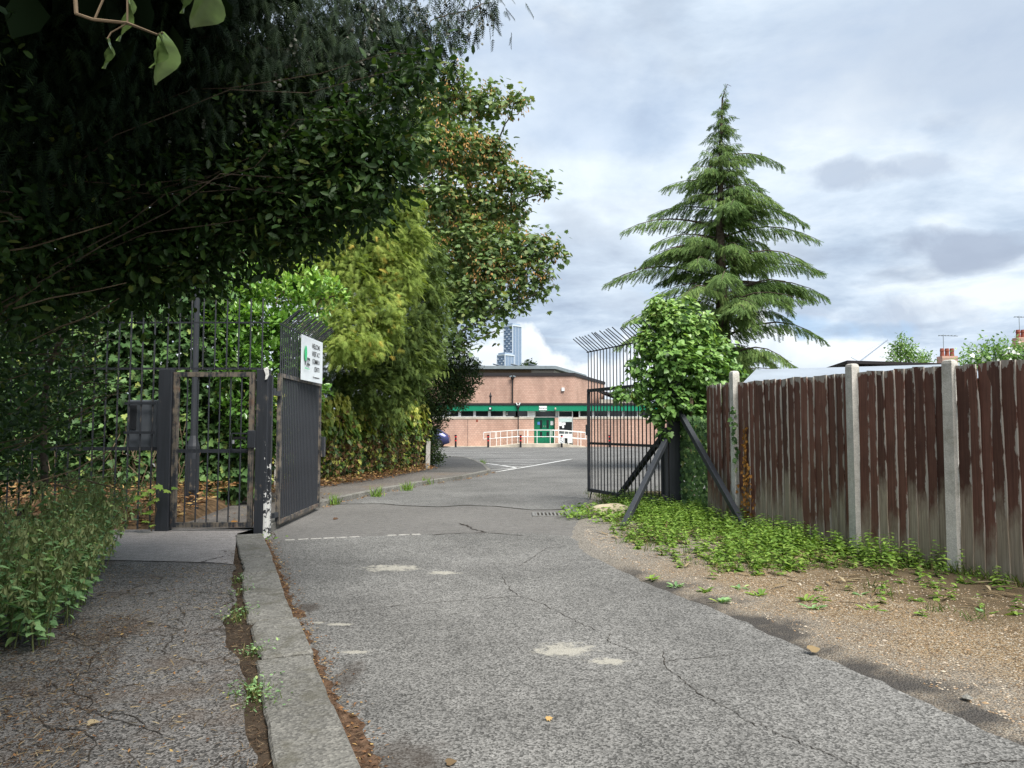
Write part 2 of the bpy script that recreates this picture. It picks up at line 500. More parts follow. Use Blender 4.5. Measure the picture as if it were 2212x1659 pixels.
def asphalt(name, dark, light, chip=130.0, contrast=.5, patch=.25, stains=(), stain_col=(.34, .325, .28), bump=.6, dirt=None, wet=(), craze=0.0):
    m, n, l, b = mat(name)
    tc = nd(n, 'ShaderNodeTexCoord')
    vo = nd(n, 'ShaderNodeTexVoronoi'); vo.inputs['Scale'].default_value = chip
    l.new(tc.outputs['Object'], vo.inputs['Vector'])
    sp = nd(n, 'ShaderNodeSeparateColor'); l.new(vo.outputs['Color'], sp.inputs[0])
    r = ramp(n, [(.5 - contrast / 2, dark), (.5 + contrast / 2, light)])
    l.new(sp.outputs[0], r.inputs[0])
    big = noise_node(n, l, tc, .55, 8, .6)
    br = ramp(n, [(.3, 1 - patch), (.7, 1 + patch * .6)]); l.new(big.outputs['Fac'], br.inputs[0])
    mid = noise_node(n, l, tc, 9.0, 5, .65)
    mr = ramp(n, [(.25, .78), (.75, 1.18)]); l.new(mid.outputs['Fac'], mr.inputs[0])
    mu = nd(n, 'ShaderNodeMix', data_type='RGBA', blend_type='MULTIPLY'); mu.inputs[0].default_value = 1
    l.new(r.outputs[0], mu.inputs[6]); l.new(br.outputs[0], mu.inputs[7])
    mu2 = nd(n, 'ShaderNodeMix', data_type='RGBA', blend_type='MULTIPLY'); mu2.inputs[0].default_value = 1
    l.new(mu.outputs[2], mu2.inputs[6]); l.new(mr.outputs[0], mu2.inputs[7])
    col = mu2.outputs[2]
    if dirt is not None:
        dn = noise_node(n, l, tc, dirt[1], 7, .65)
        dr = ramp(n, [(dirt[2], 0.0), (dirt[2] + .14, dirt[3])]); l.new(dn.outputs['Fac'], dr.inputs[0])
        col = mixc(n, l, dr.outputs[0], col, dirt[0])
    if craze:
        vc = nd(n, 'ShaderNodeTexVoronoi', feature='DISTANCE_TO_EDGE'); vc.inputs['Scale'].default_value = craze
        wn_ = noise_node(n, l, tc, 5.0, 5, .6)
        wv = nd(n, 'ShaderNodeMix', data_type='RGBA'); wv.inputs[0].default_value = .12
        l.new(tc.outputs['Object'], wv.inputs[6]); l.new(wn_.outputs['Color'], wv.inputs[7]); l.new(wv.outputs[2], vc.inputs['Vector'])
        cn_ = noise_node(n, l, tc, 1.3, 4, .5)
        th = math_(n, l, 'MULTIPLY', math_(n, l, 'SUBTRACT', cn_.outputs['Fac'], .42, True), .09)
        ln = math_(n, l, 'MULTIPLY', math_(n, l, 'LESS_THAN', vc.outputs['Distance'], th), .8)
        col = mixc(n, l, ln, col, (.03, .024, .018))
    if wet:
        sep = nd(n, 'ShaderNodeSeparateXYZ'); l.new(tc.outputs['Object'], sep.inputs[0])
        sn = noise_node(n, l, tc, 4.0, 8, .65)
        for (x, y, rx, ry) in wet:
            ax = math_(n, l, 'DIVIDE', math_(n, l, 'SUBTRACT', sep.outputs[0], x), rx)
            ay = math_(n, l, 'DIVIDE', math_(n, l, 'SUBTRACT', sep.outputs[1], y), ry)
            d2 = math_(n, l, 'ADD', math_(n, l, 'MULTIPLY', ax, ax), math_(n, l, 'MULTIPLY', ay, ay))
            e = math_(n, l, 'ADD', math_(n, l, 'SUBTRACT', 1.0, d2), math_(n, l, 'MULTIPLY', math_(n, l, 'SUBTRACT', sn.outputs['Fac'], .5), 2.6))
            col = mixc(n, l, math_(n, l, 'MULTIPLY', math_(n, l, 'MULTIPLY', e, .9, True), .72), col, (.042, .032, .025))
    if stains:
        sep = nd(n, 'ShaderNodeSeparateXYZ'); l.new(tc.outputs['Object'], sep.inputs[0])
        sn = noise_node(n, l, tc, 10.0, 12, .8)
        tot = None
        for (x, y, rx, ry) in stains:
            ax = math_(n, l, 'DIVIDE', math_(n, l, 'SUBTRACT', sep.outputs[0], x), rx)
            ay = math_(n, l, 'DIVIDE', math_(n, l, 'SUBTRACT', sep.outputs[1], y), ry)
            d2 = math_(n, l, 'ADD', math_(n, l, 'MULTIPLY', ax, ax), math_(n, l, 'MULTIPLY', ay, ay))
            k = math_(n, l, 'SUBTRACT', 1.0, d2, True)
            tot = k if tot is None else math_(n, l, 'MAXIMUM', tot, k)
        s2 = math_(n, l, 'ADD', math_(n, l, 'MULTIPLY', tot, .24), sn.outputs['Fac'])
        sr = ramp(n, [(.62, 0.0), (.70, .8)]); l.new(s2, sr.inputs[0])
        gate = math_(n, l, 'MULTIPLY', sr.outputs[0], math_(n, l, 'GREATER_THAN', tot, .001))
        col = mixc(n, l, gate, col, stain_col)
    l.new(col, b.inputs['Base Color'])
    b.inputs['Roughness'].default_value = .9
    b.inputs['Specular IOR Level'].default_value = .25
    bp = nd(n, 'ShaderNodeBump'); bp.inputs['Strength'].default_value = bump; bp.inputs['Distance'].default_value = .006
    l.new(vo.outputs['Distance'], bp.inputs['Height']); l.new(bp.outputs[0], b.inputs['Normal'])
    return m


M = {}
M['road'] = asphalt('chip_asphalt', (.062, .061, .058), (.235, .231, .221), chip=95, contrast=.8, patch=.34, wet=[(-.52, 3.42, .28, .34), (-1.72, 6.25, .16, .22), (-1.0, 4.6, .10, .3)],
                    stains=[(-1.3, 8.02, .42, .28), (-.72, 7.75, .25, .13), (.36, 5.1, .3, .22), (.62, 4.85, .2, .1), (-1.32, 5.75, .13, .06), (-1.05, 5.05, .13, .06), (-1.5, 5.8, .1, .05)])
M['apron'] = asphalt('smooth_asphalt', (.098, .094, .09), (.172, .166, .158), chip=150, contrast=.8, patch=.15)
M['park'] = asphalt('car_park_asphalt', (.078, .077, .074), (.20, .198, .192), chip=110, contrast=.8, patch=.3)
M['path_dark'] = asphalt('old_path_asphalt', (.045, .043, .041), (.235, .225, .215), chip=100, contrast=.75, patch=.35, dirt=((.11, .076, .052), 1.6, .52, .5), bump=.9, craze=3.2)
M['path_light'] = asphalt('path_repair_asphalt', (.185, .172, .166), (.36, .34, .33), chip=150, contrast=.8, patch=.2)
M['footway'] = asphalt('footway_asphalt', (.09, .082, .074), (.178, .162, .15), chip=120, contrast=.8, patch=.25, dirt=((.12, .085, .05), 1.1, .55, .6))
M['footway_new'] = asphalt('footway_repair', (.055, .054, .052), (.11, .107, .103), chip=120, contrast=.8, patch=.15)
M['concrete'] = asphalt('kerb_concrete', (.12, .117, .107), (.245, .238, .216), chip=75, contrast=.9, patch=.35, dirt=((.10, .095, .075), 5.0, .5, .75), bump=.7)
M['concrete_post'] = asphalt('post_concrete', (.44, .42, .38), (.60, .58, .535), chip=160, contrast=.8, patch=.25, dirt=((.2, .19, .14), 4.0, .56, .6), bump=.5)
M['crack'] = plain('crack_dark', (.045, .04, .035), .95, spec=.1, var=.4, vscale=20)
M['sett'] = plain('pale_sett', (.27, .262, .245), .85, var=.3, vscale=14, bump=.4)
M['paint_white'] = plain('road_paint', (.58, .58, .57), .8, var=.3, vscale=6)
M['soil'] = plain('soil', (.05, .037, .026), .95, spec=.15, var=.5, vscale=7, bump=1.0, bscale=30)
M['litter_soil'] = plain('leaf_litter_soil', (.13, .085, .048), .95, spec=.15, var=.6, vscale=9, bump=1.0, bscale=40)
M['gutter'] = plain('gutter_dirt', (.10, .062, .04), .95, spec=.1, var=.55, vscale=18, bump=1.0, bscale=70)
M['field'] = plain('distant_ground', (.09, .10, .06), .95, spec=.1, var=.4, vscale=.05)
M['rock'] = plain('pale_rock', (.33, .285, .20), .9, var=.25, vscale=5, bump=.6, bscale=14)
M['iron'] = plain('drain_iron', (.20, .195, .185), .6, metal=.3, var=.3, vscale=20)

M['bark'] = plain('bark', (.085, .066, .05), .95, spec=.15, var=.45, vscale=12, bump=1.0, bscale=26)
M['bark_grey'] = plain('grey_bark', (.14, .125, .105), .95, spec=.15, var=.4, vscale=9, bump=1.0, bscale=20)
M['twig'] = plain('twig', (.15, .11, .072), .9, spec=.2, var=.4, vscale=9)
M['privet'] = leaf_mat('privet_leaf', [(0, (0.015, 0.035, 0.01)), (0.6, (0.027, 0.065, 0.015)), (0.93, (0.056, 0.106, 0.022)), (1, (0.138, 0.163, 0.037))], .55, .22, .25)
M['dark_cypress'] = leaf_mat('dark_cypress_spray', [(0, (.008, .018, .008)), (.7, (.016, .034, .014)), (1, (.035, .06, .022))], .7, .12, .2)
M['cone'] = plain('cypress_cone', (.16, .165, .14), .8, var=.3, vscale=30)
M['nettle'] = leaf_mat('nettle_leaf', [(0, (0.124, 0.233, 0.099)), (0.5, (0.215, 0.376, 0.161)), (0.9, (0.314, 0.502, 0.216)), (1, (0.53, 0.646, 0.216))], .6, .25, .3)
M['tassel'] = leaf_mat('nettle_tassel', [(0, (.17, .20, .08)), (1, (.32, .36, .17))], .8, .2, .2)
M['weed'] = leaf_mat('weed_leaf', [(0, (.10, .18, .03)), (.5, (.165, .285, .048)), (1, (.27, .38, .08))], .6, .3, .3)
M['grass'] = leaf_mat('grass_blade', [(0, (.055, .095, .02)), (.6, (.095, .155, .032)), (.85, (.17, .19, .057)), (1, (.30, .24, .115))], .7, .3, .25)
M['straw'] = leaf_mat('dry_straw', [(0, (.13, .09, .05)), (.6, (.25, .185, .10)), (1, (.36, .30, .19))], .85, .1, .2)
M['litter'] = leaf_mat('fallen_leaf', [(0, (0.075, 0.04, 0.022)), (0.4, (0.17, 0.085, 0.04)), (0.75, (0.3, 0.16, 0.065)), (1, (0.46, 0.33, 0.13))], .8, .1, .25)
M['needle'] = leaf_mat('brown_needle', [(0, (.04, .025, .015)), (.6, (.09, .058, .036)), (.9, (.15, .105, .065)), (1, (.26, .2, .12))], .9, 0, .15)
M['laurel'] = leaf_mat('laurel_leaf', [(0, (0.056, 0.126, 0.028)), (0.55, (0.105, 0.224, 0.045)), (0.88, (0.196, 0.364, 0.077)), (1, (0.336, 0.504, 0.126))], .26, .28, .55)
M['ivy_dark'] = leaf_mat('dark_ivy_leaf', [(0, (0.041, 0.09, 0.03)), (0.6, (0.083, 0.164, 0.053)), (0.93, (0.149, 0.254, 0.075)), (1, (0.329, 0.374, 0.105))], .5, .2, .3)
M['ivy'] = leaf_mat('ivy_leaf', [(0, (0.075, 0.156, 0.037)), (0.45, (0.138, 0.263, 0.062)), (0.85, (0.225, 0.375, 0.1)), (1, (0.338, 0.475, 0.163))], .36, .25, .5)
M['golden'] = leaf_mat('golden_cypress_spray', [(0, (0.091, 0.142, 0.029)), (0.5, (0.204, 0.283, 0.056)), (0.92, (0.352, 0.42, 0.097)), (1, (0.51, 0.385, 0.08))], .7, .25, .25)
M['green_cypress'] = leaf_mat('green_cypress_spray', [(0, (0.046, 0.078, 0.021)), (0.6, (0.104, 0.163, 0.039)), (1, (0.195, 0.26, 0.058))], .7, .2, .25)
M['yew'] = leaf_mat('dark_shrub_leaf', [(0, (.022, .045, .014)), (.7, (.045, .085, .025)), (1, (.10, .13, .035))], .5, .18, .35)
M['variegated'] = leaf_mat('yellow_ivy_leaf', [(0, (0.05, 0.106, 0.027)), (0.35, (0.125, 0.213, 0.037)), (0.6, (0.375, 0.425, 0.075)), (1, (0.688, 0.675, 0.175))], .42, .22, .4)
M['dead'] = leaf_mat('dead_ivy_leaf', [(0, (0.13, 0.072, 0.036)), (0.6, (0.26, 0.15, 0.072)), (1, (0.416, 0.273, 0.143))], .85, .1, .2)
M['orange_dead'] = leaf_mat('orange_dead_leaf', [(0, (.24, .10, .025)), (1, (.50, .25, .06))], .8, .1, .2)
M['maple'] = leaf_mat('sycamore_leaf', [(0, (0.076, 0.129, 0.046)), (0.55, (0.143, 0.227, 0.076)), (0.9, (0.227, 0.302, 0.121)), (1, (0.363, 0.363, 0.121))], .5, .25, .4)
M['keys'] = leaf_mat('sycamore_seed', [(0, (.30, .15, .05)), (1, (.55, .33, .13))], .8, .2, .2)
M['cedar'] = leaf_mat('cedar_needles', [(0, (0.065, 0.117, 0.035)), (0.5, (0.124, 0.208, 0.058)), (1, (0.221, 0.305, 0.091))], .7, .2, .25)
M['cedar_cone'] = plain('cedar_cone', (.24, .29, .18), .8)
M['flower'] = plain('white_flower', (.72, .72, .68), .7)


def black_paint(name, wear=.0, rust=.3, white=None, base=(.024, .027, .033)):
    m, n, l, b = mat(name)
    tc = nd(n, 'ShaderNodeTexCoord')
    t1 = noise_node(n, l, tc, 9.0, 7, .65)
    mp = nd(n, 'ShaderNodeMapping'); mp.inputs['Scale'].default_value = (30, 30, 2.2)
    l.new(tc.outputs['Object'], mp.inputs['Vector'])
    t2 = nd(n, 'ShaderNodeTexNoise'); t2.inputs['Scale'].default_value = 1.0; t2.inputs['Detail'].default_value = 6
    l.new(mp.outputs[0], t2.inputs['Vector'])
    col = mixc(n, l, t2.outputs['Fac'], tuple(c * .6 for c in base), tuple(c * 1.7 for c in base))
    s = math_(n, l, 'ADD', math_(n, l, 'MULTIPLY', t1.outputs['Fac'], .6), math_(n, l, 'MULTIPLY', t2.outputs['Fac'], .4))
    w = ramp(n, [(.62 - wear, 0.0), (.72 - wear, .85)]); l.new(s, w.inputs[0])
    t3 = noise_node(n, l, tc, 5.0, 4, .5)
    rc = ramp(n, [(.35, (.14, .12, .095)), (.58, (.21, .175, .135)), (.76, (.17, .085, .05))]); l.new(t3.outputs['Fac'], rc.inputs[0])
    col = mixc(n, l, w.outputs[0], col, rc.outputs[0])
    if white is not None:
        sep = nd(n, 'ShaderNodeSeparateXYZ'); l.new(tc.outputs['Object'], sep.inputs[0])
        t4 = noise_node(n, l, tc, 13.0, 5, .6)
        zz = nd(n, 'ShaderNodeMapRange'); zz.inputs[1].default_value = 0; zz.inputs[2].default_value = white[0]
        zz.inputs[3].default_value = .27; zz.inputs[4].default_value = -.06
        l.new(sep.outputs[2], zz.inputs[0])
        xm = math_(n, l, 'GREATER_THAN', sep.outputs[0], white[1])
        q = math_(n, l, 'ADD', t4.outputs['Fac'], zz.outputs[0])
        wr = ramp(n, [(.66, 0.0), (.68, 1.0)]); l.new(q, wr.inputs[0])
        col = mixc(n, l, math_(n, l, 'MULTIPLY', wr.outputs[0], xm), col, (.66, .66, .64))
    l.new(col, b.inputs['Base Color'])
    b.inputs['Roughness'].default_value = .5
    b.inputs['Specular IOR Level'].default_value = .4
    bp = nd(n, 'ShaderNodeBump'); bp.inputs['Strength'].default_value = .35; bp.inputs['Distance'].default_value = .003
    l.new(t1.outputs['Fac'], bp.inputs['Height']); l.new(bp.outputs[0], b.inputs['Normal'])
    return m


M['gate_black'] = black_paint('gate_black_paint', .0)
M['gate_worn'] = black_paint('gate_worn_paint', .17)
M['gate_part_worn'] = black_paint('gate_part_worn_paint', .09)
M['post_white'] = black_paint('gate_post_paint', .05, white=(1.5, .05))
M['clean_black'] = plain('black_metal', (.012, .012, .014), .45)
M['box_grey'] = plain('post_box_grey', (.10, .112, .13), .5, var=.2, vscale=5)
M['box_dark'] = plain('post_box_slot', (.018, .02, .024), .5)
M['tape'] = plain('torn_paper', (.6, .6, .58), .85, var=.2, vscale=30)


def fence_wood():
    m, n, l, b = mat('stained_board')
    tc = nd(n, 'ShaderNodeTexCoord')
    oi = nd(n, 'ShaderNodeObjectInfo')
    sep = nd(n, 'ShaderNodeSeparateXYZ'); l.new(tc.outputs['Generated'], sep.inputs[0])
    ofs = nd(n, 'ShaderNodeVectorMath', operation='ADD')
    sc = nd(n, 'ShaderNodeVectorMath', operation='SCALE'); sc.inputs['Scale'].default_value = 37.0
    cmb = nd(n, 'ShaderNodeCombineXYZ')
    for i in range(3): l.new(oi.outputs['Random'], cmb.inputs[i])
    l.new(cmb.outputs[0], sc.inputs[0])
    l.new(tc.outputs['Object'], ofs.inputs[0]); l.new(sc.outputs[0], ofs.inputs[1])

    def nz(scale, det, vec=(1, 1, 1)):
        mp = nd(n, 'ShaderNodeMapping'); mp.inputs['Scale'].default_value = vec
        l.new(ofs.outputs[0], mp.inputs['Vector'])
        t = nd(n, 'ShaderNodeTexNoise'); t.inputs['Scale'].default_value = scale; t.inputs['Detail'].default_value = det; t.inputs['Roughness'].default_value = .6
        l.new(mp.outputs[0], t.inputs['Vector'])
        return t.outputs['Fac']
    grain = nz(1.0, 6, (60, 60, 2.2))
    blot = nz(3.0, 5)
    edgen = nz(1.0, 6, (14, 14, 5))
    stain = ramp(n, [(.3, (.066, .029, .021)), (.55, (.135, .060, .043)), (.8, (.22, .115, .083))])
    l.new(math_(n, l, 'ADD', math_(n, l, 'MULTIPLY', grain, .6), math_(n, l, 'MULTIPLY', blot, .4)), stain.inputs[0])
    bare = ramp(n, [(.3, (.22, .175, .13)), (.7, (.42, .36, .28))]); l.new(grain, bare.inputs[0])
    white = ramp(n, [(.3, (.30, .27, .23)), (.7, (.55, .52, .47))]); l.new(grain, white.inputs[0])
    # bare pale wood along one rough edge
    ex = math_(n, l, 'ABSOLUTE', math_(n, l, 'SUBTRACT', sep.outputs[0], .42))
    e = math_(n, l, 'ADD', math_(n, l, 'MULTIPLY', ex, 1.0), math_(n, l, 'MULTIPLY', edgen, .75))
    er = ramp(n, [(.83, 0.0), (.89, .85)]); l.new(e, er.inputs[0])
    top = math_(n, l, 'ADD', sep.outputs[2], math_(n, l, 'MULTIPLY', edgen, .18))
    tr2 = math_(n, l, 'MULTIPLY', math_(n, l, 'GREATER_THAN', top, 1.07), .7)
    # foot of the board has lost its stain
    ft = math_(n, l, 'ADD', sep.outputs[2], math_(n, l, 'MULTIPLY', math_(n, l, 'SUBTRACT', math_(n, l, 'ADD', edgen, oi.outputs['Random']), 1.0), .36))
    fr = ramp(n, [(.14, .95), (.30, 0.0)]); l.new(ft, fr.inputs[0])
    vr = nd(n, 'ShaderNodeMapRange'); vr.inputs[3].default_value = .62; vr.inputs[4].default_value = 1.45
    l.new(oi.outputs['Random'], vr.inputs[0])
    tint = nd(n, 'ShaderNodeVectorMath', operation='SCALE'); l.new(stain.outputs[0], tint.inputs[0]); l.new(vr.outputs[0], tint.inputs['Scale'])
    c = mixc(n, l, er.outputs[0], tint.outputs[0], white.outputs[0])
    c = mixc(n, l, tr2, c, white.outputs[0])
    c = mixc(n, l, fr.outputs[0], c, bare.outputs[0])
    l.new(c, b.inputs['Base Color'])
    b.inputs['Roughness'].default_value = .75
    b.inputs['Specular IOR Level'].default_value = .3
    bp = nd(n, 'ShaderNodeBump'); bp.inputs['Strength'].default_value = .5; bp.inputs['Distance'].default_value = .004
    l.new(grain, bp.inputs['Height']); l.new(bp.outputs[0], b.inputs['Normal'])
    return m


M['board'] = fence_wood()


def brick_mat(name, c1, c2, mortar, axis):
    m, n, l, b = mat(name)
    tc = nd(n, 'ShaderNodeTexCoord')
    sep = nd(n, 'ShaderNodeSeparateXYZ'); l.new(tc.outputs['Object'], sep.inputs[0])
    cv = nd(n, 'ShaderNodeCombineXYZ')
    l.new(sep.outputs[axis], cv.inputs[0]); l.new(sep.outputs[2], cv.inputs[1])
    br = nd(n, 'ShaderNodeTexBrick')
    br.inputs['Scale'].default_value = 1.0
    br.inputs['Brick Width'].default_value = .225; br.inputs['Row Height'].default_value = .15
    br.inputs['Mortar Size'].default_value = .012; br.inputs['Bias'].default_value = 0
    br.inputs['Color1'].default_value = (*c1, 1); br.inputs['Color2'].default_value = (*c2, 1); br.inputs['Mortar'].default_value = (*mortar, 1)
    l.new(cv.outputs[0], br.inputs['Vector'])
    mp = nd(n, 'ShaderNodeMapping'); mp.inputs['Scale'].default_value = (.9, .9, .25)
    l.new(tc.outputs['Object'], mp.inputs['Vector'])
    t = nd(n, 'ShaderNodeTexNoise'); t.inputs['Scale'].default_value = 1.0; t.inputs['Detail'].default_value = 7
    l.new(mp.outputs[0], t.inputs['Vector'])
    r = ramp(n, [(.3, .74), (.55, 1.0), (.75, 1.1)]); l.new(t.outputs['Fac'], r.inputs[0])
    mu = nd(n, 'ShaderNodeMix', data_type='RGBA', blend_type='MULTIPLY'); mu.inputs[0].default_value = 1
    l.new(br.outputs[0], mu.inputs[6]); l.new(r.outputs[0], mu.inputs[7])
    l.new(mu.outputs[2], b.inputs['Base Color'])
    b.inputs['Roughness'].default_value = .9; b.inputs['Specular IOR Level'].default_value = .2
    return m


M['brick_x'] = brick_mat('brick_front', (.54, .355, .28), (.47, .295, .23), (.34, .24, .195), 0)
M['brick_y'] = brick_mat('brick_side', (.54, .355, .28), (.47, .295, .23), (.34, .24, .195), 1)
M['stone_band'] = plain('pale_stone_band', (.48, .43, .35), .85, var=.3, vscale=1.5)
M['white_paint'] = plain('white_paint', (.78, .78, .76), .55, var=.08, vscale=3)
M['green_fascia'] = plain('green_fascia', (.0, .20, .105), .5, var=.06, vscale=1)
M['green_door'] = plain('green_door', (.0, .15, .075), .45)
M['dark_trim'] = plain('dark_felt_trim', (.018, .015, .017), .7)
M['glass_dark'] = plain('dark_window_glass', (.018, .022, .024), .08, spec=.6)
M['grey_metal'] = plain('grey_zinc', (.20, .24, .26), .5, var=.15, vscale=2)
M['brown_render'] = plain('brown_render', (.17, .12, .07), .9, var=.1)
M['cream'] = plain('cream_panel', (.42, .39, .33), .8)
M['paper'] = plain('paper', (.72, .75, .76), .8)
M['blue_paper'] = plain('blue_notice', (.08, .22, .55), .8)
M['blind'] = plain('pale_blind', (.50, .62, .60), .8)
M['red'] = plain('red_band', (.55, .02, .025), .5)
M['pot_red'] = plain('terracotta', (.24, .07, .045), .85, var=.2)
M['car_blue'] = plain('car_blue', (.05, .055, .15), .25, metal=.4, spec=.6)
M['tyre'] = plain('tyre', (.012, .012, .012), .9)
M['alloy'] = plain('alloy', (.45, .45, .47), .35, metal=.7)
M['light_red'] = plain('tail_lamp', (.4, .01, .01), .2)
M['felt_roof'] = plain('grey_sheet_roof', (.25, .285, .33), .6, var=.12, vscale=1.3)
M['shed_wood'] = plain('shed_wall', (.13, .09, .06), .85, var=.2)
M['tower_glass'] = plain('tower_glass', (.17, .25, .38), .3, spec=.8)
M['tower_pale'] = plain('tower_cladding', (.30, .38, .49), .6)
M['tower_white'] = plain('tower_white_frame', (.50, .56, .63), .6)
M['tower_dark'] = plain('tower_dark_joint', (.14, .2, .3), .5)
M['crane'] = plain('crane_steel', (.36, .42, .52), .6)
M['sign_white'] = plain('sign_white', (.72, .77, .80), .5, var=.06, vscale=4)
M['ink'] = plain('sign_ink', (.07, .075, .08), .6)
M['sign_green'] = plain('sign_green', (.05, .52, .20), .6)
M['roof_tile'] = plain('roof_tile', (.20, .11, .08), .9, var=.3)


def gravel_mat():
    m, n, l, b = mat('verge_gravel')
    tc = nd(n, 'ShaderNodeTexCoord')
    at_ = nd(n, 'ShaderNodeAttribute', attribute_name='across')
    vo = nd(n, 'ShaderNodeTexVoronoi'); vo.inputs['Scale'].default_value = 84
    l.new(tc.outputs['Object'], vo.inputs['Vector'])
    sp = nd(n, 'ShaderNodeSeparateColor'); l.new(vo.outputs['Color'], sp.inputs[0])
    peb = ramp(n, [(0, (.11, .075, .045)), (.3, (.22, .15, .083)), (.6, (.34, .245, .14)), (.85, (.28, .25, .20)), (1, (.45, .38, .28))])
    l.new(sp.outputs[0], peb.inputs[0])
    gap = ramp(n, [(.45, 1.0), (.8, .25)]); l.new(vo.outputs['Distance'], gap.inputs[0])
    mu = nd(n, 'ShaderNodeMix', data_type='RGBA', blend_type='MULTIPLY'); mu.inputs[0].default_value = 1
    l.new(peb.outputs[0], mu.inputs[6]); l.new(gap.outputs[0], mu.inputs[7])
    t1 = noise_node(n, l, tc, 1.5, 7, .6)
    t2 = noise_node(n, l, tc, 6.0, 6, .65)
    # grey chippings and dark tar close to the road
    grey = mixc(n, l, sp.outputs[1], (.10, .095, .085), (.30, .28, .25))
    g1 = math_(n, l, 'ADD', at_.outputs['Fac'], math_(n, l, 'MULTIPLY', math_(n, l, 'SUBTRACT', t1.outputs['Fac'], .5), .5))
    r1 = ramp(n, [(.10, 1.0), (.26, 0.0)]); l.new(g1, r1.inputs[0])
    c = mixc(n, l, math_(n, l, 'MULTIPLY', r1.outputs[0], .55), mu.outputs[2], grey)
    g2 = math_(n, l, 'ADD', at_.outputs['Fac'], math_(n, l, 'MULTIPLY', math_(n, l, 'SUBTRACT', t1.outputs['Fac'], .47), .55))
    r2 = ramp(n, [(.03, .88), (.12, 0.0)]); l.new(g2, r2.inputs[0])
    sy = nd(n, 'ShaderNodeSeparateXYZ'); l.new(tc.outputs['Object'], sy.inputs[0])
    yy = nd(n, 'ShaderNodeMapRange'); yy.inputs[1].default_value = 7.6; yy.inputs[2].default_value = 8.8; yy.inputs[3].default_value = 1.0; yy.inputs[4].default_value = 0.0
    l.new(sy.outputs[1], yy.inputs[0])
    c = mixc(n, l, math_(n, l, 'MULTIPLY', r2.outputs[0], yy.outputs[0]), c, (.045, .043, .042))
    c = mixc(n, l, math_(n, l, 'MULTIPLY', math_(n, l, 'SUBTRACT', 1.0, yy.outputs[0]), .7), c, grey)
    # soil with dry stems towards the fence
    g3 = math_(n, l, 'ADD', at_.outputs['Fac'], math_(n, l, 'MULTIPLY', math_(n, l, 'SUBTRACT', t1.outputs['Fac'], .5), .7))
    r3 = ramp(n, [(.42, 0.0), (.6, .9)]); l.new(g3, r3.inputs[0])
    soil = mixc(n, l, t2.outputs['Fac'], (.045, .032, .02), (.15, .112, .062))
    c = mixc(n, l, r3.outputs[0], c, soil)
    l.new(c, b.inputs['Base Color'])
    b.inputs['Roughness'].default_value = .92; b.inputs['Specular IOR Level'].default_value = .2
    bp = nd(n, 'ShaderNodeBump'); bp.inputs['Strength'].default_value = .9; bp.inputs['Distance'].default_value = .012; bp.invert = True
    l.new(vo.outputs['Distance'], bp.inputs['Height']); l.new(bp.outputs[0], b.inputs['Normal'])
    return m


M['gravel'] = gravel_mat()


# ------------------------------------------------------------------ ground
def struct(name, mb, m, parent=None, **kw):
    o = mb.build(name, m, parent, **kw)
    if parent is None: o['kind'] = 'structure'
    return o


def lerp_line(pts, y):
    ys = [p[1] for p in pts]; xs = [p[0] for p in pts]
    return float(np.interp(y, ys, xs))


KERB_R = [(1.9, -3.0), (.64, 0.0), (-.1, 1.9), (-.70, 3.36), (-1.21, 4.6), (-1.83, 6.1), (-2.47, 7.8), (-3.36, 10.0)]
KERB_L = [(1.55, -3.05), (.28, -.1), (-.45, 1.8), (-1.03, 3.22), (-1.53, 4.5), (-2.14, 6.0), (-2.80, 7.68), (-3.68, 9.88)]
ROAD_R = [(4.3, -3.0), (3.4, 0.0), (2.41, 3.58), (2.25, 4.12), (2.01, 5.08), (1.7, 6.08), (1.45, 6.84), (1.1, 7.94), (.88, 9.2), (.8, 10.3)]
FENCE = [(6.6, 2.6), (5.55, 5.2), (4.53, 7.65), (4.01, 8.70), (3.32, 11.0), (2.98, 12.55)]

ROAD_E = [(lerp_line(ROAD_R, y) + random.uniform(-.025, .025) + .03 * math.sin(y * 3.3), y) for y in np.arange(-3, 10.3, .09)] + [ROAD_R[-1]]
struct('ground', MB().sheet([(-3000, -1500), (3000, -1500), (3000, 4500), (-3000, 4500)], -.06), M['field'])
joint = [(-3.5, 9.95), (-3.11, 9.95), (-1.96, 10.33), (-1.15, 10.55), (-.31, 10.68), (.4, 10.6), (.8, 10.3)]
road = struct('road', MB().sheet([(KERB_R[0][0] - .1, -3)] + [(x - .08, y) for x, y in KERB_R[1:]] + joint[1:-1] + ROAD_E[::-1], 0.0), M['road'])
wavy = [(-3.9, 14.6), (-2.61, 14.71), (-2.1, 14.35), (-1.37, 14.11), (-.9, 14.4), (-.3, 14.2), (.37, 13.6), (1.06, 13.72), (2.0, 13.9)]
struct('driveway_apron', MB().sheet(joint + [(1.4, 10.4), (2.0, 12.2)] + wavy[::-1] + [(-3.9, 12)], -.004), M['apron'])
struct('car_park', MB().sheet(wavy + [(6, 14.2), (30, 20), (30, 62), (-30, 62), (-30, 30), (-6, 27), (-4.5, 18)], .004), M['park'])

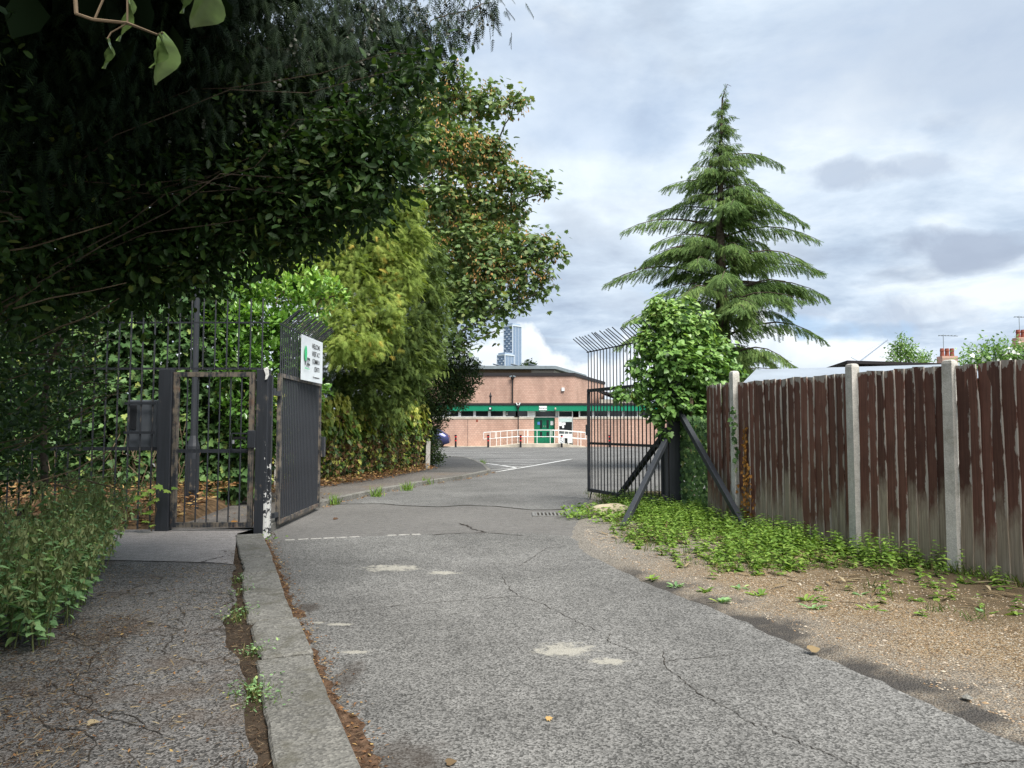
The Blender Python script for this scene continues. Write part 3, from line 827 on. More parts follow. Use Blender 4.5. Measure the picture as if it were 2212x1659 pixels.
# footway by the camera
PATH_EDGE = [(lerp_line(KERB_L, y) - .02 - .04 * abs(math.sin(y * 2.1)) - .10 * max(0, math.sin(y * 1.35 + .9)) ** 2 - random.uniform(0, .04), y) for y in np.arange(-3, 7.7, .12)]
ph = .10
struct('footpath', MB().sheet(PATH_EDGE + [(-3.05, 7.9), (-3.4, 8.2), (-9, 8.2), (-9, -3)], ph), M['path_dark'])
struct('footpath_repair', MB().sheet([(-2.85, 7.66), (-3.1, 7.75), (-4.2, 7.9), (-9, 8.0), (-9, 10.25), (-3.55, 10.25), (-3.62, 9.85)], ph + .006), M['path_light'])
struct('path_edge_soil', MB().sheet([(x + .06, y) for x, y in KERB_L] + [(x - .45, y) for x, y in KERB_L[::-1]], ph - .014), M['soil'])


def poly_strip(left, right, name, m, z, parent=None):
    mb = MB()
    n = len(left)
    v = [(x, y, z) for x, y in left] + [(x, y, z) for x, y in right]
    mb.add(v, [(i, n + i, n + i + 1, i + 1) for i in range(n - 1)])
    return mb.build(name, m, parent)


# kerb stones, each its own block with a broken back edge
def along(pts, step):
    P = [np.array(p, float) for p in pts]
    out, acc = [P[0]], 0
    for a, b in zip(P[:-1], P[1:]):
        L = np.linalg.norm(b - a); t = step - acc
        while t <= L:
            out.append(a + (b - a) * t / L); t += step
        acc = (acc + L) % step if L + acc >= step else acc + L
    return out


kerb = empty('kerb', (0, 0, 0)); kerb['kind'] = 'structure'
cent = [((a[0] + b[0]) / 2, (a[1] + b[1]) / 2) for a, b in zip(KERB_L, KERB_R)]
ks = along(cent, .915)
for i in range(len(ks) - 1):
    a, b = ks[i], ks[i + 1]
    d = (b - a) / np.linalg.norm(b - a); nrm = np.array([d[1], -d[0]])
    sh = nrm * random.uniform(-.012, .012); a2, b2 = a + d * .011 + sh, b - d * .011 + sh
    rows = 7
    lz = random.uniform(-.010, .010); tilt = random.uniform(-.006, .008)
    mb = MB(); Lp, Rp = [], []
    for k in range(rows):
        c = a2 + (b2 - a2) * k / (rows - 1)
        rough = random.uniform(-.008, .012) if (i % 3) else random.uniform(-.02, .05)
        Lp.append(c - nrm * (.165 - max(0, rough))); Rp.append(c + nrm * (.165 + random.uniform(-.004, .004)))
    n = rows
    v = []
    for (pts, zt, ins) in ((Lp, .118 + lz, 0), (Rp, .118 + lz + tilt, 0)):
        v += [(p[0], p[1], zt) for p in pts]
    v += [(p[0], p[1], -.05) for p in Lp] + [(p[0], p[1], -.05) for p in Rp]
    f = []
    for k in range(n - 1):
        f.append((k, n + k, n + k + 1, k + 1))
        f.append((2 * n + k, k, k + 1, 2 * n + k + 1))
        f.append((n + k, 3 * n + k, 3 * n + k + 1, n + k + 1))
    f.append((0, 2 * n, 3 * n, n)); f.append((n - 1, 2 * n - 1, 4 * n - 1, 3 * n - 1))
    mb.add(v, f)
    mb.build('kerb_stone', M['concrete'], kerb, bevel=.012)

# far kerb curving into the car park
K2 = [(-3.5, 10.5), (-3.66, 12.2), (-3.66, 14.1), (-3.16, 16.5), (-2.28, 19.6), (-1.45, 21.7), (-.75, 24.5), (-1.1, 28.5), (-2.09, 34.7), (-3.8, 37.4)]


def smooth_poly(P, k=5):
    P = [np.array(p, float) for p in P]; o = []
    for i in range(len(P) - 1):
        p0, p1, p2, p3 = P[max(i - 1, 0)], P[i], P[i + 1], P[min(i + 2, len(P) - 1)]
        for t in np.linspace(0, 1, k, endpoint=False):
            o.append(.5 * (2 * p1 + (p2 - p0) * t + (2 * p0 - 5 * p1 + 4 * p2 - p3) * t * t + (3 * p1 - p0 - 3 * p2 + p3) * t ** 3))
    return o + [P[-1]]


K2s = smooth_poly(K2[:7]) + [np.array(p) for p in K2[7:]]
kerb2 = empty('kerb', (0, 0, 0)); kerb2['kind'] = 'structure'
ks = along([tuple(p) for p in K2s], .9)
for i in range(len(ks) - 1):
    a, b = ks[i], ks[i + 1]
    d = (b - a) / np.linalg.norm(b - a)
    z = .115 + random.uniform(-.006, .006)
    MB().box(((a[0] + b[0]) / 2 - d[1] * .0, (a[1] + b[1]) / 2, z - .1), (np.linalg.norm(b - a) - .012, .14, .2), math.atan2(d[1], d[0])).build('kerb_stone', M['concrete'], kerb2, bevel=.012)
back = [(-4.75, 10.2), (-5.0, 13), (-5.3, 16.2), (-4.6, 17.8), (-3.85, 20.2), (-3.36, 22.9), (-2.8, 26)]
fy = [tuple(p) for p in K2s]
i26 = [i for i, p in enumerate(fy) if p[1] < 23.4]
struct('footway', MB().sheet([fy[i] for i in i26] + [(-1.0, 23.4), (-3.25, 23.4)] + back[:6][::-1], .10), M['footway'])
struct('footway_repair', MB().sheet([(-1.0, 23.4), (-.75, 24.5), (-1.1, 28.5), (-2.09, 34.7), (-3.8, 37.4), (-8, 37.4), (-4, 28), (-2.8, 26), (-3.25, 23.4)], .102), M['footway_new'])


# wavering cracks and joints as thin dark seams lying in the surface
def seam(name, pts, w, m, z, parent, jit=.012, sub=7):
    P = smooth_poly(pts, sub)
    L, Rr = [], []
    for i, p in enumerate(P):
        d = P[min(i + 1, len(P) - 1)] - P[max(i - 1, 0)]
        d = d / (np.linalg.norm(d) + 1e-9); nn = np.array([d[1], -d[0]])
        c = p + nn * random.uniform(-jit, jit)
        ww = w * random.uniform(.35, 1.3) * (.25 if i in (0, len(P) - 1) else 1)
        L.append(c - nn * ww / 2); Rr.append(c + nn * ww / 2)
    return poly_strip([tuple(q) for q in L], [tuple(q) for q in Rr], name, m, z, parent)


def gpx(u, v, z=0.0):
    s = 1024.0 / 2212.0
    a, b = (u * s - 512) / FPX, (384 - v * s) / FPX
    y = math.cos(PITCH) - math.sin(PITCH) * b; zz = math.sin(PITCH) + math.cos(PITCH) * b
    t = (z - CAMH) / zz
    return (a * t, y * t)


cr = [[(700, 1325), (780, 1318), (900, 1305), (1000, 1297), (1120, 1288)], [(1120, 1288), (1160, 1300), (1200, 1320), (1240, 1340), (1290, 1362)],
      [(1085, 1245), (1100, 1270), (1120, 1288)], [(1318, 1368), (1316, 1385), (1345, 1398), (1385, 1412)], [(1475, 1470), (1500, 1492), (1570, 1530), (1640, 1572)],
      [(1640, 1562), (1680, 1585), (1740, 1610), (1800, 1632), (1850, 1659)], [(1430, 1405), (1440, 1440), (1475, 1470)], [(1430, 1430), (1480, 1424), (1560, 1418), (1600, 1410)],
      [(2080, 1656), (2130, 1648), (2212, 1645)], [(1120, 1225), (1150, 1205), (1180, 1185), (1215, 1182)], [(690, 1318), (650, 1322), (640, 1330)]]
for c in cr:
    seam('crack', [gpx(u, v) for u, v in c], .0065, M['crack'], .004, road, jit=.012)
for c in ([(990, 1130), (1010, 1136), (1025, 1144), (1050, 1150)], [(930, 1156), (1000, 1152), (1060, 1152), (1130, 1158)]):
    seam('crack', [gpx(u, v) for u, v in c], .03, M['crack'], .005, road, jit=.02)
seam('surface_edge', wavy[1:-1], .018, M['crack'], .009, road, jit=.015)
# row of pale setts across the drive
sj = along([(-3.05, 9.97), (-1.96, 10.34), (-1.25, 10.53)], .17)
for a, b in zip(sj[:-1], sj[1:]):
    d = b - a; c = (a + b) / 2
    if random.random() < .12: continue
    MB().box((c[0], c[1], -.028), (np.linalg.norm(d) - random.uniform(.012, .05), random.uniform(.045, .075), .07), math.atan2(d[1], d[0])).build('sett', M['sett'], road, bevel=.006)
# cracks of the old footpath
fp = bpy.data.objects['footpath']
for _ in range(16):
    y0 = random.uniform(3.0, 6.8); x0 = lerp_line(KERB_L, y0) - random.uniform(.3, 1.5)
    pts = [(x0, y0)]; a = random.uniform(0, 6.28)
    for k in range(random.randint(3, 5)):
        a += random.uniform(-.8, .8); pts.append((pts[-1][0] + .2 * math.cos(a), pts[-1][1] + .2 * math.sin(a)))
    seam('crack', pts, .008, M['crack'], ph + .004, fp, jit=.012, sub=4)
seam('surface_edge', [(-2.95, 7.7), (-3.4, 7.8), (-4.0, 7.86), (-4.8, 7.9)], .007, M['crack'], ph + .009, fp)
seam('crack', [gpx(410, 1218, .1), gpx(430, 1217, .1), gpx(455, 1210, .1), gpx(485, 1203, .1)], .02, M['crack'], ph + .010, fp)

# white hatching by the car park kerb
hatch = [[(-.56, 25.0), (1.0, 29.6), (2.9, 35.5)], [(-.75, 26.4), (.35, 27.6)], [(-.9, 27.7), (.8, 29.0)], [(-1.05, 29.2), (1.25, 30.4)], [(-1.25, 30.9), (1.7, 31.9)],
         [(-1.5, 32.6), (2.2, 33.4)], [(-1.8, 34.2), (2.6, 34.9)], [(-1.3, 31.4), (-.2, 28.8), (.2, 27.2)]]
cp = bpy.data.objects['car_park']
for h in hatch:
    seam('painted_line', h, .15, M['paint_white'], .009, cp, jit=.004, sub=3)
for h in ([(1.5, 48), (6, 51)], [(5, 49), (9, 52)], [(-8, 44), (1, 44.5)], [(-6, 40), (3, 40.3)]):
    seam('painted_line', h, .1, M['paint_white'], .009, cp, jit=.004, sub=3)

# drain grating set in the drive
dr = empty('drain_grating', (.68, 12.9, 0), 'rectangular iron drain grating set in the drive beside the pale rock', 'drain')
fr_ = MB()
for (c, s) in (((.68, 13.16), (.66, .05)), ((.68, 12.64), (.66, .05)), ((.375, 12.9), (.05, .47)), ((.985, 12.9), (.05, .47))):
    fr_.box((c[0], c[1], .0), (s[0], s[1], .024))
fr_.build('frame', M['iron'], dr)
for k in range(9):
    MB().box((.42 + k * .065, 12.9, .0), (.03, .47, .02)).build('bar', M['iron'], dr)
MB().box((.68, 12.9, -.004), (.56, .47, .004)).build('pit', M['crack'], dr)


# ---- verge between road and fence
VR = [(4.3, -3.0), (3.4, 0.0), (2.41, 3.58), (2.25, 4.12), (2.01, 5.08), (1.7, 6.08), (1.45, 6.84), (1.1, 7.94), (.88, 9.2), (.82, 10.3), (1.0, 11.6), (1.35, 13.2), (1.5, 15.0), (1.7, 17.0)]
VF = [(8.2, -3.0), (7.2, 1.2), (6.0, 4.1), (5.75, 4.9), (5.3, 5.9), (5.0, 6.6), (4.75, 7.3), (4.3, 8.2), (3.95, 9.1), (3.7, 10.2), (3.4, 11.3), (3.2, 12.7), (3.4, 15.0), (3.6, 17.0)]


def verge_point(s, t):
    i = min(int(s), len(VR) - 2); q = s - i
    a = np.array(VR[i]) * (1 - q) + np.array(VR[i + 1]) * q
    b = np.array(VF[i]) * (1 - q) + np.array(VF[i + 1]) * q
    return a * (1 - t) + b * t


def verge_z(x, y, t):
    return .004 + .05 * max(0, t - .12) + .018 * (math.sin(3.1 * x + 1.3 * y) + math.sin(2.3 * y - 4.1 * x)) * min(1, t * 4) * min(1, 1) * .5


ns, nt = 13 * 8, 22
vv, vt, ff = [], [], []
for i in range(ns + 1):
    for j in range(nt + 1):
        s, t = i / 8, j / nt
        p = verge_point(min(s, 12.999), t)
        ex = -.16 if j == 0 else 0
        vv.append((p[0] + ex, p[1], verge_z(p[0], p[1], t) + (-.022 if j == 0 else random.uniform(0, .008)))); vt.append(t)
for i in range(ns):
    for j in range(nt):
        a = i * (nt + 1) + j
        ff.append((a, a + 1, a + nt + 2, a + nt + 1))
me = bpy.data.meshes.new('verge'); me.from_pydata(vv, [], ff)
aa = me.attributes.new('across', 'FLOAT', 'POINT'); aa.data.foreach_set('value', np.array(vt, dtype=np.float32))
me.polygons.foreach_set('use_smooth', [True] * len(me.polygons))
me.materials.append(M['gravel'])
verge = link_mesh('verge', me); verge['kind'] = 'structure'

# leaf-strewn banks under the hedges
def bank(name, A, B, zf, n=30, m=10, mt=None):
    v, f = [], []
    for i in range(n + 1):
        q = i / n * (len(A) - 1); k = min(int(q), len(A) - 2); w = q - k
        a = np.array(A[k]) * (1 - w) + np.array(A[k + 1]) * w; b = np.array(B[k]) * (1 - w) + np.array(B[k + 1]) * w
        for j in range(m + 1):
            t = j / m; p = a * (1 - t) + b * t
            v.append((p[0], p[1], zf(t) + random.uniform(-.02, .02) * min(1, t * 5)))
    for i in range(n):
        for j in range(m):
            a = i * (m + 1) + j
            f.append((a, a + m + 1, a + m + 2, a + 1))
    return struct(name, MB().add(v, f), mt or M['litter_soil'], smooth=True)


bank('bank', [(-10, 10.12), (-4.85, 10.12), (-4.78, 11.2), (-5.0, 13), (-5.3, 16.2), (-4.6, 17.8), (-3.85, 20.2), (-3.36, 22.9), (-2.8, 26), (-3.3, 30)],
     [(-10, 13.5), (-6.5, 13.2), (-6.3, 13.3), (-6.5, 15), (-7.5, 17.2), (-7, 20), (-6.6, 22), (-6.4, 24.5), (-5.5, 28), (-6, 32)], lambda t: .085 + .5 * t ** .8, 60)


# ------------------------------------------------------------------ gates and railings
def bar_mesh(name, L, r, m, n=6):
    mb = MB(); mb.tube([(0, 0, 0), (0, 0, L)], r, n)
    me = bpy.data.meshes.new(name); me.from_pydata(mb.v, [], mb.f); me.materials.append(m)
    return me


def place(name, me, parent, p, rot=None, scale=None):
    o = link_mesh(name, me, parent, np.array(p, float) - world_loc(parent))
    if rot is not None: o.rotation_euler = rot
    if scale is not None: o.scale = scale
    return o


def gate_leaf(root, H, E, zb, zm, zt, nb, lean, frame_m, bar_m, mid=None, nupper=None, spike=.36, r=.011, fw=.06):
    H, E = np.array(H, float), np.array(E, float)
    d = (E - H) / np.linalg.norm(E - H)
    P = lambda q, z: (H[0] + (E[0] - H[0]) * q, H[1] + (E[1] - H[1]) * q, z)
    MB().beam(P(0, zb), P(0, zm), fw, fw).build('hinge_stile', frame_m, root)
    MB().beam(P(1, zb), P(1, zm), fw, fw).build('meeting_stile', frame_m, root)
    o1 = d * fw / 2
    for z, nm in ((zb + fw / 2, 'bottom_rail'), (zm - fw / 2, 'top_rail')):
        a, b = P(0, z), P(1, z)
        MB().beam((a[0] + o1[0], a[1] + o1[1], z), (b[0] - o1[0], b[1] - o1[1], z), fw * .9, fw).build(nm, frame_m, root)
    if mid:
        a, b = P(0, mid), P(1, mid)
        MB().beam((a[0] + o1[0], a[1] + o1[1], mid), (b[0] - o1[0], b[1] - o1[1], mid), .012, .05).build('middle_rail', bar_m, root)
    me = bar_mesh('bar', zm - zb - 2 * fw, r, bar_m)
    for k in range(1, nb):
        place('bar', me, root, P(k / nb, zb + fw))
    if zt:
        nu = nupper or nb
        me2 = bar_mesh('upper_bar', zt - zm, r * .85, bar_m)
        lv = np.array([lean[0], lean[1], lean[2]], float); lv /= np.linalg.norm(lv)
        for k in range(nu + 1):
            place('upper_bar', me2, root, P(k / nu, zm))
            a = np.array(P(k / nu, zt))
            j = np.array([random.uniform(-.05, .05), random.uniform(-.1, .1), random.uniform(-.04, .04)])
            if random.random() < .15: j *= 3
            e = a + (lv + j) * spike * random.uniform(.92, 1.05)
            MB().tube([a, e], r * .85, 5).build('spike', M['gate_part_worn'] if frame_m is M['gate_worn'] and random.random() < .6 else bar_m, root)
        MB().beam(P(-.02, zt), P(1.02, zt), .022, .022).build('spike_rail', bar_m, root)
    return P


# vehicle gate leaf folded back beside the footway
LG = empty('gate_leaf', (-3.47, 11.05, 0), 'black barred gate leaf with rusty frame and white sign, swung open beside footway', 'gate', 'swung open vehicle gate leaves')
PL = gate_leaf(LG, (-3.47, 11.05), (-3.53, 13.56), .07, 2.31, 3.05, 26, (.75, 0, .66), M['gate_worn'], M['gate_black'], mid=None, nupper=24, r=.0125)
MB().box((-3.43, 13.5, 1.15), (.05, .12, .36)).build('lock_box', M['gate_part_worn'], LG)
MB().box((-3.47, 10.93, 2.0), (.05, .2, .07)).build('hinge_strap', M['gate_black'], LG)
MB().box((-3.47, 10.93, .22), (.05, .2, .07)).build('hinge_strap', M['gate_black'], LG)

# sign bolted to that leaf
SG = empty('sign', (-3.40, 12.57, 2.28), 'white community centre sign with green tree logo fixed to gate spikes', 'sign')
sx = -3.405
MB().box((sx, 12.57, 2.645), (.006, 1.24, .74), rad(-1.3)).build('board', M['sign_white'], SG, bevel=.002)


def text(body, size, loc, m, parent, name='lettering', rot=None, sx_=1.0):
    c = bpy.data.curves.new(name, 'FONT')
    c.body = body; c.size = size; c.align_x = 'CENTER'; c.align_y = 'CENTER'; c.extrude = .0006
    c.offset = size * .012
    o = bpy.data.objects.new(name, c); COL.objects.link(o)
    o.parent = parent
    o.location = tuple(np.array(loc, float) - world_loc(parent))
    o.rotation_euler = rot if rot is not None else (math.pi / 2, 0, math.pi / 2)
    o.scale = (sx_, 1, 1)
    c.materials.append(m)
    bpy.context.view_layer.update()
    me = bpy.data.meshes.new_from_object(o.evaluated_get(bpy.context.evaluated_depsgraph_get()))
    o2 = bpy.data.objects.new(name, me); COL.objects.link(o2)
    o2.parent = parent; o2.location = o.location; o2.rotation_euler = o.rotation_euler; o2.scale = o.scale
    bpy.data.objects.remove(o)
    return o2


tx = sx + .0065 + .008
for body, z, s in (('WELCOME TO', 2.885, .115), ('WEST ACTON', 2.755, .115), ('COMMUNITY', 2.625, .115), ('CENTRE', 2.495, .115)):
    text(body, s, (tx - .002, 12.86, z), M['ink'], SG, sx_=.92)
text('www.westactoncentre.co.uk', .048, (tx - .002, 12.86, 2.36), M['ink'], SG)
text('West Acton Centre', .034, (tx + .003, 12.2, 2.475), M['sign_green'], SG)
lt = MB(); lt.add([(tx, 12.13 + .075 * math.cos(a), 2.72 + .13 * math.sin(a)) for a in np.linspace(0, 2 * math.pi, 16, endpoint=False)], [tuple(range(16))])
lt.build('tree_logo', M['sign_green'], SG)
MB().box((tx - .004, 12.13, 2.565), (.008, .02, .07)).build('tree_logo_trunk', M['ink'], SG)
lb = MB(); lb.add([(tx + .001, 12.2, 2.66), (tx + .001, 12.38, 2.655), (tx + .001, 12.38, 2.61), (tx + .001, 12.2, 2.625), (tx + .001, 12.2, 2.53), (tx + .001, 12.38, 2.53), (tx + .001, 12.38, 2.565), (tx + .001, 12.2, 2.575)], [(3, 2, 1, 0), (4, 5, 6, 7)])
lb.build('hall_logo', M['ink'], SG)

# posts at the gateway
PO = empty('gate_post', (-3.42, 10.18, 0), 'square black gate post with flaking white paint at its foot', 'gate post')
MB().box((-3.42, 10.18, 1.15), (.16, .14, 2.3)).build('shaft', M['post_white'], PO, bevel=.006)
MB().box((-3.325, 10.22, 1.12), (.03, .06, 2.2)).build('angle_iron', M['post_white'], PO)
MB().box((-3.335, 10.31, 2.0), (.06, .12, .1)).build('hinge_plate', M['gate_black'], PO)
tp = MB(); tp.add([(-3.40, 10.10, 2.30), (-3.33, 10.095, 2.31), (-3.32, 10.09, 2.22), (-3.345, 10.085, 2.16), (-3.375, 10.09, 2.15), (-3.37, 10.095, 2.22), (-3.36, 10.12, 2.33)], [(0, 1, 2, 5), (5, 2, 3, 4), (0, 6, 1)])
tp.build('torn_paper', M['tape'], PO)
PI = empty('gate_pillar', (-4.73, 10.13, .1), 'thick black steel pillar between the railing and pedestrian gate', 'gate post')
MB().box((-4.73, 10.13, 1.2), (.18, .12, 2.2)).build('shaft', M['gate_black'], PI, bevel=.006)

# pedestrian gate
PG = empty('pedestrian_gate', (-4.08, 10.14, .1), 'narrow black barred pedestrian gate with rust-worn frame, closed', 'gate')
H, E = np.array((-4.60, 10.14)), np.array((-3.56, 10.14))
PP = gate_leaf(PG, H, E, .15, 2.26, None, 7, (0, 0, 1), M['gate_worn'], M['gate_black'], mid=1.18, r=.010, fw=.065)
lk = MB()
for a, b in (((-3.82, 1.42), (-3.6, 1.42)), ((-3.82, 1.20), (-3.6, 1.20)), ((-3.82, 1.20), (-3.82, 1.42))):
    lk.beam((a[0], 10.11, a[1]), (b[0], 10.11, b[1]), .008, .018)
lk.build('latch_guard', M['gate_black'], PG)
MB().box((-3.72, 10.12, 1.355), (.16, .02, .035)).build('latch_bolt', M['clean_black'], PG)
MB().box((-3.545, 10.09, 1.34), (.11, .02, .24)).build('lock_plate', M['gate_black'], PG, bevel=.008)
MB().tube([(-3.79, 10.09, 1.33), (-3.79, 10.09, 1.28)], .018, 8).build('padlock', M['alloy'], PG)

# fixed railing beside it, and the panel over the gate
RA = empty('railing', (-6.3, 10.16, .1), 'tall black vertical bar railing overgrown by the hedge, post box on it', 'railing')
me_l = bar_mesh('bar', 3.12, .0115, M['gate_part_worn'])
me_u = bar_mesh('bar', .98, .0105, M['gate_part_worn'])
x = -4.93
while x > -8.6:
    place('bar', me_l, RA, (x, 10.16, .12)); x -= .163
for z, w in ((2.31, .03), (2.95, .022), (1.21, .05)):
    MB().beam((-8.6, 10.175, z), (-4.83, 10.175, z), .012, w).build('rail', M['gate_black'], RA)
OP = empty('gate_overpanel', (-4.1, 10.16, 2.3), 'fixed black bar panel with spiked tops above the pedestrian gate', 'railing')
for k in range(9):
    place('bar', me_u, OP, (-4.75 + .163 * k, 10.16, 2.30))
for z, w in ((2.31, .03), (2.95, .022)):
    MB().beam((-4.83, 10.175, z), (-3.36, 10.175, z), .012, w).build('rail', M['gate_black'], OP)

# post box on the railing
BX = empty('post_box', (-5.1, 10.2, 1.23), 'dark grey metal post box hung behind the railing bars', 'post box')
MB().box((-5.1, 10.29, 1.55), (.42, .16, .66)).build('body', M['box_grey'], BX, bevel=.01)
MB().box((-5.1, 10.145, 1.83), (.42, .015, .035)).build('clamp_bar', M['gate_black'], BX)
MB().box((-5.1, 10.145, 1.43), (.42, .015, .035)).build('clamp_bar', M['gate_black'], BX)
MB().box((-5.22, 10.205, 1.64), (.09, .012, .34)).build('slot', M['box_dark'], BX, bevel=.004)

# lamp column behind the gate
LP = empty('lamp_column', (-5.15, 12.0, .2), 'slim black lamp column with wide base behind the pedestrian gate', 'lamp post')
MB().lathe((-5.15, 12.0, .15), [(.10, 0), (.10, 1.05), (.085, 1.1), (.055, 1.22)], 10).build('base', M['gate_black'], LP, smooth=False)
MB().tube([(-5.15, 12.0, 1.3), (-5.15, 12.0, 5.2)], [.052, .04], 10).build('pole', M['gate_black'], LP)
MB().box((-5.10, 11.895, .75), (.1, .012, .5)).build('access_door', M['gate_part_worn'], LP)
MB().beam((-5.15, 12.0, 5.2), (-4.6, 11.8, 5.5), .05, .05).build('bracket', M['gate_black'], LP)
MB().box((-4.45, 11.75, 5.5), (.4, .18, .1)).build('lantern', M['grey_metal'], LP, bevel=.03)

# the other leaf, by the fence
RG = empty('gate_leaf', (2.62, 13.13, 0), 'black barred gate leaf with bent spikes, swung open by the ivy post', 'gate', 'swung open vehicle gate leaves')
PR = gate_leaf(RG, (2.66, 13.1), (1.62, 15.66), .16, 2.31, 3.10, 21, (-.72, -.25, .62), M['gate_black'], M['gate_black'], mid=1.17, nupper=21, spike=.45, r=.0125, fw=.065)
MB().tube([(1.66, 15.55, .2), (1.62, 15.5, .02)], .014, 6).build('drop_bolt', M['gate_black'], RG)
MB().box((1.58, 15.6, 1.45), (.06, .06, .22)).build('lock_box', M['gate_black'], RG)
PT = empty('gate_post', (2.80, 13.0, 0), 'heavy black gate post wrapped in ivy with raking steel braces', 'gate post')
MB().box((2.83, 13.0, 1.25), (.2, .2, 2.5)).build('shaft', M['gate_black'], PT, bevel=.008)
MB().box((2.69, 12.98, .75), (.05, .12, 1.5)).build('hinge_pad', M['gate_black'], PT)
for a, b in (((1.66, 11.2, .0), (2.74, 12.86, 1.42)), ((3.25, 10.42, .1), (2.87, 12.86, 1.84)), ((2.1, 15.2, 0), (2.75, 13.13, 1.45))):
    MB().beam(a, b, .085, .085).build('brace', M['gate_black'], PT, bevel=.004)
MB().box((2.66, 13.0, .3), (.08, .08, .06)).build('hinge', M['gate_part_worn'], PT)

# ------------------------------------------------------------------ board fence
FE = empty('board_fence', (4.0, 8.7, 0), 'weathered dark red-brown board fence with pale concrete posts', 'fence')
w_b, h_b = .135, 2.12


def board_mesh(seed):
    rr = random.Random(seed)
    n = 9
    v, f = [], []
    bow = rr.uniform(-.006, .006)
    for i in range(n + 1):
        z = h_b * i / n
        dx = bow * math.sin(math.pi * i / n) * 2 + rr.uniform(-.003, .003)
        e = rr.uniform(-.005, .005)
        v += [(-w_b / 2 + dx, -.004, z), (w_b / 2 + dx + e, -.015, z), (w_b / 2 + dx + e, .003, z), (-w_b / 2 + dx, .004, z)]
    top = rr.uniform(-.012, .012)
    for j in range(4):
        x, y, z = v[-4 + j]
        v[-4 + j] = (x, y, z + (top if j in (1, 2) else -top) * .5)
    for i in range(n):
        for j in range(4):
            a, b = i * 4 + j, i * 4 + (j + 1) % 4
            f.append((a, b, b + 4, a + 4))
    f += [(3, 2, 1, 0), (n * 4, n * 4 + 1, n * 4 + 2, n * 4 + 3)]
    me = bpy.data.meshes.new('board'); me.from_pydata(v, [], f); me.materials.append(M['board'])
    return me


BM = [board_mesh(s) for s in range(12)]
posts = [(3.32, 11.0, 2.34), (4.01, 8.70, 2.25), (4.53, 7.65, 2.20), (5.55, 5.2, 2.2)]
ends = [(3.12, 11.9)] + [p[:2] for p in posts]
wid = {0: .118, 1: .125, 2: .118, 3: .122}
for s in range(4):
    a, b = np.array(ends[s]), np.array(ends[s + 1])
    L = np.linalg.norm(b - a); d = (b - a) / L
    ang = math.atan2(d[1], d[0])
    st, en = (.06 if s else 0), L - .05
    n = int(round((en - st) / wid[s]))
    for k in range(n):
        q = a + d * (st + (k + .5) * (en - st) / n) + np.array([d[1], -d[0]]) * (-.01)
        zt = (2.17, 2.165, 2.145, 2.14)[s] + random.uniform(-.012, .012) + (-.02 * k / n if s == 1 else 0)
        o = place('board', BM[random.randrange(12)], FE, (q[0], q[1], 0.02), (random.uniform(-.006, .006), random.uniform(-.008, .008), ang + random.uniform(-.10, .02)),
                  ((en - st) / n / .115, 1, (zt - .02) / h_b))
    # hidden arris rails
    nrm = np.array([-d[1], d[0]])
    for z in (.45, 1.1, 1.75):
        p1, p2 = a + nrm * .05, b + nrm * .05
        MB().beam((p1[0], p1[1], z), (p2[0], p2[1], z), .05, .05).build('rail', M['shed_wood'], FE)
for i, (x, y, h) in enumerate(posts):
    d = np.array(ends[i + 1]) - np.array(ends[i]); ang = math.atan2(d[1], d[0])
    mb = MB(); c = Matrix.Rotation(ang, 3, 'Z')
    pr = [(-.055, -.055), (.055, -.055), (.055, .055), (-.055, .055)]
    lv = [(0, 1), (h - .04, .98), (h - .012, .86), (h, .55)]
    v = []
    for z, k in lv:
        for px_, py_ in pr:
            q = c @ Vector((px_ * k, py_ * k, 0)); v.append((x + q.x + z * .004 * (i - 1), y + q.y, z))
    f = [(3, 2, 1, 0)] + [(r_ * 4 + j, r_ * 4 + (j + 1) % 4, r_ * 4 + 4 + (j + 1) % 4, r_ * 4 + 4 + j) for r_ in range(3) for j in range(4)] + [(12, 13, 14, 15)]
    mb.add(v, f).build('concrete_post', M['concrete_post'], FE)
# fence turns along the boundary beyond the pillar
MB().box((3.4, 14.2, 1.0), (.05, 3.2, 2.0), rad(-12)).build('return_panel', M['shed_wood'], FE)

# dead creeper on the fence
DC = empty('dead_creeper', (3.5, 10.7, .1), 'strand of orange dead creeper leaves hanging on the brown fence', 'creeper')
n = 150
tq = R.random(n) ** .8
pz = 1.55 - 1.35 * tq
wx = np.where(pz < 1.0, .07, .018)
P = np.stack([3.40 + .04 + R.normal(size=n) * wx * .28, 10.72 + R.normal(size=n) * wx, pz], 1) + np.array([-.045, -.0, 0])
P[:, 0] = 3.32 + (11.0 - P[:, 1]) * .3 - .035
scatter('leaves', P, np.stack([R.normal(size=n) * .4 - .2, R.normal(size=n) * .4, -np.ones(n)], 1), unit(n) + np.array([-1, -.4, 0]), R.uniform(.03, .065, n), T_IVY, M['orange_dead'], DC)
MB().tube([(3.365, 10.74, .1), (3.36, 10.76, .7), (3.365, 10.72, 1.2), (3.355, 10.70, 1.6)], .005, 4).build('stem', M['twig'], DC)

# ------------------------------------------------------------------ community hall
HY = 58.0
HA = empty('community_hall', (0, HY, 0), 'low brick hall with green fascia, strip windows and taller brick block behind', 'building')


def hbox(name, x0, x1, y0, y1, z0, z1, m, parent=HA, bevel=0):
    return MB().box(((x0 + x1) / 2, (y0 + y1) / 2, (z0 + z1) / 2), (x1 - x0, y1 - y0, z1 - z0)).build(name, m, parent, bevel=bevel)


